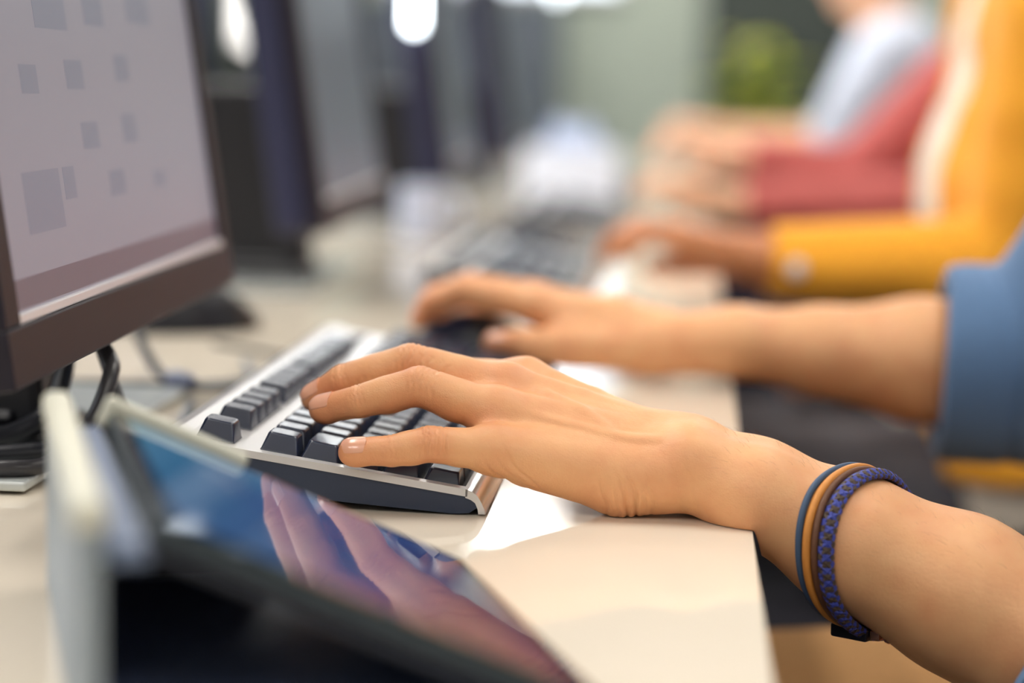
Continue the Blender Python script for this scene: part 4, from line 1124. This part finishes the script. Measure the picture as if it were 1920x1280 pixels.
p1, (PV, PQ), body1, j1 = build_person('person in a blue denim shirt with rolled sleeves typing and holding a mouse', YC1, 0, M['skin1'], M['hair_d'], M['khaki'],
    {'L': (elL,), 'R': (elR,)}, dress1, [(LV, LQ, LB), (RV, RQ, RB)], shL=(325, YC1 - 172, 238), shR=(345, YC1 + 175, 268), h=5.0)
dn = V3(0, -0.55, 0.83)
nail('fingernail', LV, LQ, H('L_pinky3'), H('L_pinky2'), V3(0, -0.62, 0.78), 6.2, 11.5, 4.9, body1, M['nailm'])
nail('fingernail', LV, LQ, H('L_ring3'), H('L_ring2'), V3(0, -0.5, 0.86), 6.8, 12.5, 5.8, body1, M['nailm'])
nail('fingernail', LV, LQ, H('L_mid3'), H('L_mid2'), V3(0, -0.4, 0.9), 7.0, 12.5, 6.0, body1, M['nailm'])
nail('fingernail', LV, LQ, H('L_idx3'), H('L_idx2'), V3(0, -0.1, 0.99), 6.9, 12.0, 6.0, body1, M['nailm'])
nail('fingernail', LV, LQ, H('L_th3'), H('L_th2'), V3(0, 0.4, 0.9), 8.4, 14.0, 7.5, body1, M['nailm'])
for n_ in ('idx', 'mid', 'ring', 'pinky', 'th'): nail('fingernail', RV, RQ, H('R_%s3' % n_), H('R_%s2' % n_), V3(-0.6, 0.0, 0.8) if n_ != 'th' else V3(0, -0.5, 0.86), 7.0, 11, 5.6, body1, M['nailm'])

# fine hairs along the forearm
def arm_hair():
    bvh = BVHTree.FromPolygons([Vector(v) for v in LV], [tuple(int(i) for i in f) for f in LQ])
    R = random.Random(5); b = BM()
    for _ in range(260):
        x = R.uniform(-20, 150); a = R.uniform(0.1, math.pi * 0.95)
        t_ = (x + 29.6) / (193.9 + 29.6); c = H('L_wr') * (1 - t_) + H('L_el') * t_
        d = Vector((0.1, -math.cos(a), math.sin(a))).normalized(); hit = bvh.ray_cast(Vector(c) + d * 80, -d)
        if hit[0] is None: continue
        p0, n0 = hit[0], hit[1]; ln = R.uniform(3, 7)
        g = (Vector((-0.75, R.uniform(-.4, .4), R.uniform(-.2, .3))) + n0 * 0.55).normalized()
        pts = [p0 - n0 * 0.3, p0 + g * ln * 0.5 + n0 * 0.4, p0 + g * ln]
        tube(b, pts, [0.032, 0.025, 0.01], 3)
    obj('arm_hair', b, M['hair_b'], body1, False, kind='stuff')
arm_hair()

# ------------------------------------------------------------------ bracelet: four cords with one clasp
M['cord_blue'] = mat('cord_blue', srgb(62, 84, 112), 0.6, noise=0.08, nscale=400, bump=0.2, bscale=1500)
M['cord_tan'] = mat('cord_tan_leather', srgb(214, 140, 62), 0.5, noise=0.10, nscale=300, bump=0.2, bscale=1500)
M['cord_brown'] = mat('cord_brown_leather', srgb(104, 66, 42), 0.55, noise=0.10, nscale=300, bump=0.2, bscale=1500)
M['braid_blue'] = mat('braid_blue', srgb(60, 70, 156), 0.55, noise=0.1, nscale=500, bump=0.2, bscale=1500)
M['braid_brown'] = mat('braid_brown', srgb(74, 58, 46), 0.6, noise=0.1, nscale=500, bump=0.2, bscale=1500)
M['rose'] = mat('rose_metal', srgb(206, 150, 118), 0.25, 0.9)
def make_bracelet():
    T_, B_, F_ = H('BR_top'), H('BR_bot'), H('BR_front')
    nrm = unit(np.cross(T_ - F_, B_ - F_)); nrm = nrm if nrm[0] > 0 else -nrm
    ax = unit(H('L_fa3') - H('L_fa2')); bvh = BVHTree.FromPolygons([Vector(v) for v in LV], [tuple(int(i) for i in f) for f in LQ])
    w0 = H('L_fa1'); tt = np.dot(F_ - w0, nrm) / np.dot(ax, nrm)
    t = thing('bracelet', 'bracelet of blue, tan, brown and braided cords around the near wrist', 'bracelet', tuple(T_))
    def loop(off, gap, n=96):
        # where the tilted plane, pushed along the arm by off, meets the arm
        C = w0 + ax * (tt + off); e1 = unit(V3(0, 0, 1) - nrm * nrm[2]); e2 = np.cross(nrm, e1); out = []
        for k in range(n):
            a = 2 * math.pi * k / n; d = e1 * math.cos(a) + e2 * math.sin(a)
            hit = bvh.ray_cast(Vector(C + d * 90), Vector(-d))
            r_ = 90 - hit[3] if hit[0] is not None else 30
            out.append(r_)
        r_ = np.array(out)
        for _ in range(6): r_ = np.maximum(r_, 0.5 * (np.roll(r_, 1) + np.roll(r_, -1)))
        sag = [1.6 * max(0, -math.cos(2 * math.pi * k / n)) for k in range(n)]
        return C, e1, e2, r_ + gap + np.array(sag)
    def pts(off, gap, n=96, wob=0.0):
        C, e1, e2, r_ = loop(off, gap, n)
        return [C + (e1 * math.cos(2 * math.pi * k / n) + e2 * math.sin(2 * math.pi * k / n)) * r_[k] + nrm * wob * math.sin(4 * math.pi * k / n + 1) for k in range(n)]
    b = BM(); tube(b, pts(0, 1.7, wob=0.5), 1.55, 10, True); obj('blue_cord', b, M['cord_blue'], t, True, label='slate blue round cord')
    b = BM(); tube(b, pts(4.4, 1.9, wob=0.4), 1.9, 10, True); obj('tan_cord', b, M['cord_tan'], t, True, label='tan leather cord')
    b = BM(); tube(b, pts(8.2, 1.7, wob=-0.3), 1.7, 10, True); obj('brown_cord', b, M['cord_brown'], t, True, label='brown leather cord')
    n = 288; C, e1, e2, r_ = loop(14.2, 2.4, n)
    br = BM(); tube(br, [C + (e1 * math.cos(2 * math.pi * k / 96) + e2 * math.sin(2 * math.pi * k / 96)) * (r_[k * 3] - 0.6) for k in range(96)], 1.7, 8, True)
    core = obj('braided_cord', br, M['braid_brown'], t, True, label='navy and brown braided cord')
    for s_ in range(6):
        q = []
        for k in range(n):
            a = 2 * math.pi * k / n; th = a * 15 + s_ * 2 * math.pi / 6
            q.append(C + (e1 * math.cos(a) + e2 * math.sin(a)) * (r_[k] + 1.2 * math.cos(2 * th)) + nrm * 3.0 * math.sin(th))
        b = BM(); tube(b, q, 1.25, 6, True); obj('strand', b, M['braid_blue'] if s_ % 2 else M['braid_brown'], core, True)
    # end cap and clasp under the wrist
    C, e1, e2, r_ = loop(7.5, 2.2); k0 = 48
    d = -e1; side = np.cross(nrm, d)
    o = C + d * (r_[k0] + 0.5) + e2 * 2
    MTb = Matrix(((nrm[0], side[0], d[0], o[0]), (nrm[1], side[1], d[1], o[1]), (nrm[2], side[2], d[2], o[2]), (0, 0, 0, 1)))
    b = BM(); bx(b, (-9.5, -6, -3.2), (9.5, 6, 3.4), 1.2, 2, MTb); obj('end_cap', b, M['black'], t, True, label='black end cap')
    b = BM(); bx(b, (9.7, -4, -2.2), (15, 4, 2.4), 1.0, 2, MTb); tube(b, [MTb @ Vector((17.5 + 2.8 * math.cos(q), 0, 2.8 * math.sin(q))) for q in [i * math.pi / 6 for i in range(12)]], 0.8, 6, True)
    obj('clasp', b, M['rose'], t, True, label='rose metal clasp')
make_bracelet()

# ------------------------------------------------------------------ the other people along the desk
YC2 = 1225
a2 = {'L': (V3(272, 1040, 30), V3(35, 1008, 40), V3(-125, 985, 56)), 'R': (V3(330, 1430, -20), V3(190, 1330, -85), V3(60, 1270, -108))}
def dress2(root, j):
    dress(root, j, YC2, -110, 'tee', M['tee'], 9, None, None, 5, lean=80)
    sl = [(a2[s_][1] + (a2[s_][0] - a2[s_][1]) * 0.02, [a2[s_][0], j['sh' + s_]], [33, 55, 76]) for s_ in 'LR']
    dress(root, j, YC2, -110, 'cardigan', M['orange'], 20, sl, (66, 95), 7, lean=80, zlow=-168)
    b = BM(); bmesh.ops.create_uvsphere(b, u_segments=16, v_segments=8, radius=9)
    for v in b.verts: v.co = Vector((v.co.x, v.co.y * 0.4, v.co.z)) + Vector((66, 976, 36))
    obj('cuff_button', b, M['strip'], root, True)
build_person('person in an orange cardigan over a white tee typing at the second keyboard', YC2, -110, M['skin2'], M['hair_b'], M['greytr'], a2, dress2, lean=80)
YC3 = 2175
a3 = {'L': (V3(325, 2060, 34), V3(35, 2011, 36), V3(-118, 1975, 66)), 'R': (V3(225, 2370, 60), V3(50, 2345, 90), V3(-110, 2330, 108))}
def dress3(root, j):
    sl = [(a3[s_][1] + (a3[s_][0] - a3[s_][1]) * 0.02, [a3[s_][0], j['sh' + s_]], [33, 56, 76]) for s_ in 'LR']
    dress(root, j, YC3, 95, 'sweater', M['redknit'], 15, sl, None, 9)
build_person('person in a dusty red sweater reaching to the third keyboard', YC3, 95, M['skin3'], M['hair_d'], M['navytr'], a3, dress3)
YC4 = 3160
a4 = {'L': (V3(222, 3014, 88), V3(60, 3002, 106), V3(-110, 2990, 118)), 'R': (V3(250, 3330, 83), V3(69, 3310, 106), V3(-110, 3290, 118))}
def dress4(root, j):
    sl = [(a4[s_][1] + (a4[s_][0] - a4[s_][1]) * 0.72, [a4[s_][0], j['sh' + s_]], [50, 58, 76]) for s_ in 'LR']
    dress(root, j, YC4, 0, 'shirt', M['pale'], 15, sl, None, 13)
build_person('person in a pale blue shirt leaning over the far end of the desk', YC4, 0, M['skin3'], M['hair_b'], M['navytr'], a4, dress4)

# ------------------------------------------------------------------ office chairs
M['chair_fab'] = mat('chair_fabric', srgb(62, 62, 68), 0.9, noise=0.1, nscale=250, bump=0.3, bscale=1500)
def make_chair(label, y):
    t = thing('office_chair', label, 'chair', (410, y, Z0), 'office chairs along the desk')
    b = BM(); bx(b, (130, y - 250, -352), (630, y + 250, -286), 26, 4); obj('seat', b, M['chair_fab'], t, True)
    b = BM(); bx(b, (585, y - 215, -190), (640, y + 215, 330), 24, 4)
    for v in b.verts: v.co.x += 0.10 * (v.co.z + 190)
    obj('backrest', b, M['chair_fab'], t, True)
    b = BM(); tube(b, spline([(480, y, -360), (640, y, -362), (690, y, -280), (672, y, -60)], 6), 16, 10); obj('back_support', b, M['black'], t, True)
    for s_ in (-1, 1):
        b = BM(); bx(b, (300, y + s_ * 292 - 28, -118), (560, y + s_ * 292 + 28, -92), 10, 3); tube(b, [(430, y + s_ * 292, -110), (430, y + s_ * 290, -340), (430, y + s_ * 200, -358)], 13, 8); obj('armrest', b, M['black'], t, True)
    b = BM(); lathe(b, [(0, -640), (30, -640), (30, -500), (18, -498), (18, -353), (0, -353)], (410, y, 0), 16); obj('gas_column', b, M['black'], t, True)
    for k in range(5):
        a = k * 2 * math.pi / 5 + 0.3; c, s_ = math.cos(a), math.sin(a)
        b = BM(); tube(b, [(410 + 20 * c, y + 20 * s_, -628), (410 + 290 * c, y + 290 * s_, -668)], [24, 14], 8); leg = obj('leg', b, M['black'], t, True)
        b = BM(); tube(b, [(410 + 285 * c - 14 * s_, y + 285 * s_ + 14 * c, -711), (410 + 285 * c + 14 * s_, y + 285 * s_ - 14 * c, -711)], 28, 14); obj('caster', b, M['rubber'], leg, True)
    return t
for i, (y, lab) in enumerate(((YC1, 'dark grey office chair under the person in denim'), (YC2, 'dark grey office chair under the person in orange'), (YC3, 'dark grey office chair under the person in the red sweater'), (YC4, 'dark grey office chair under the person in the pale shirt'))):
    make_chair(lab, y)
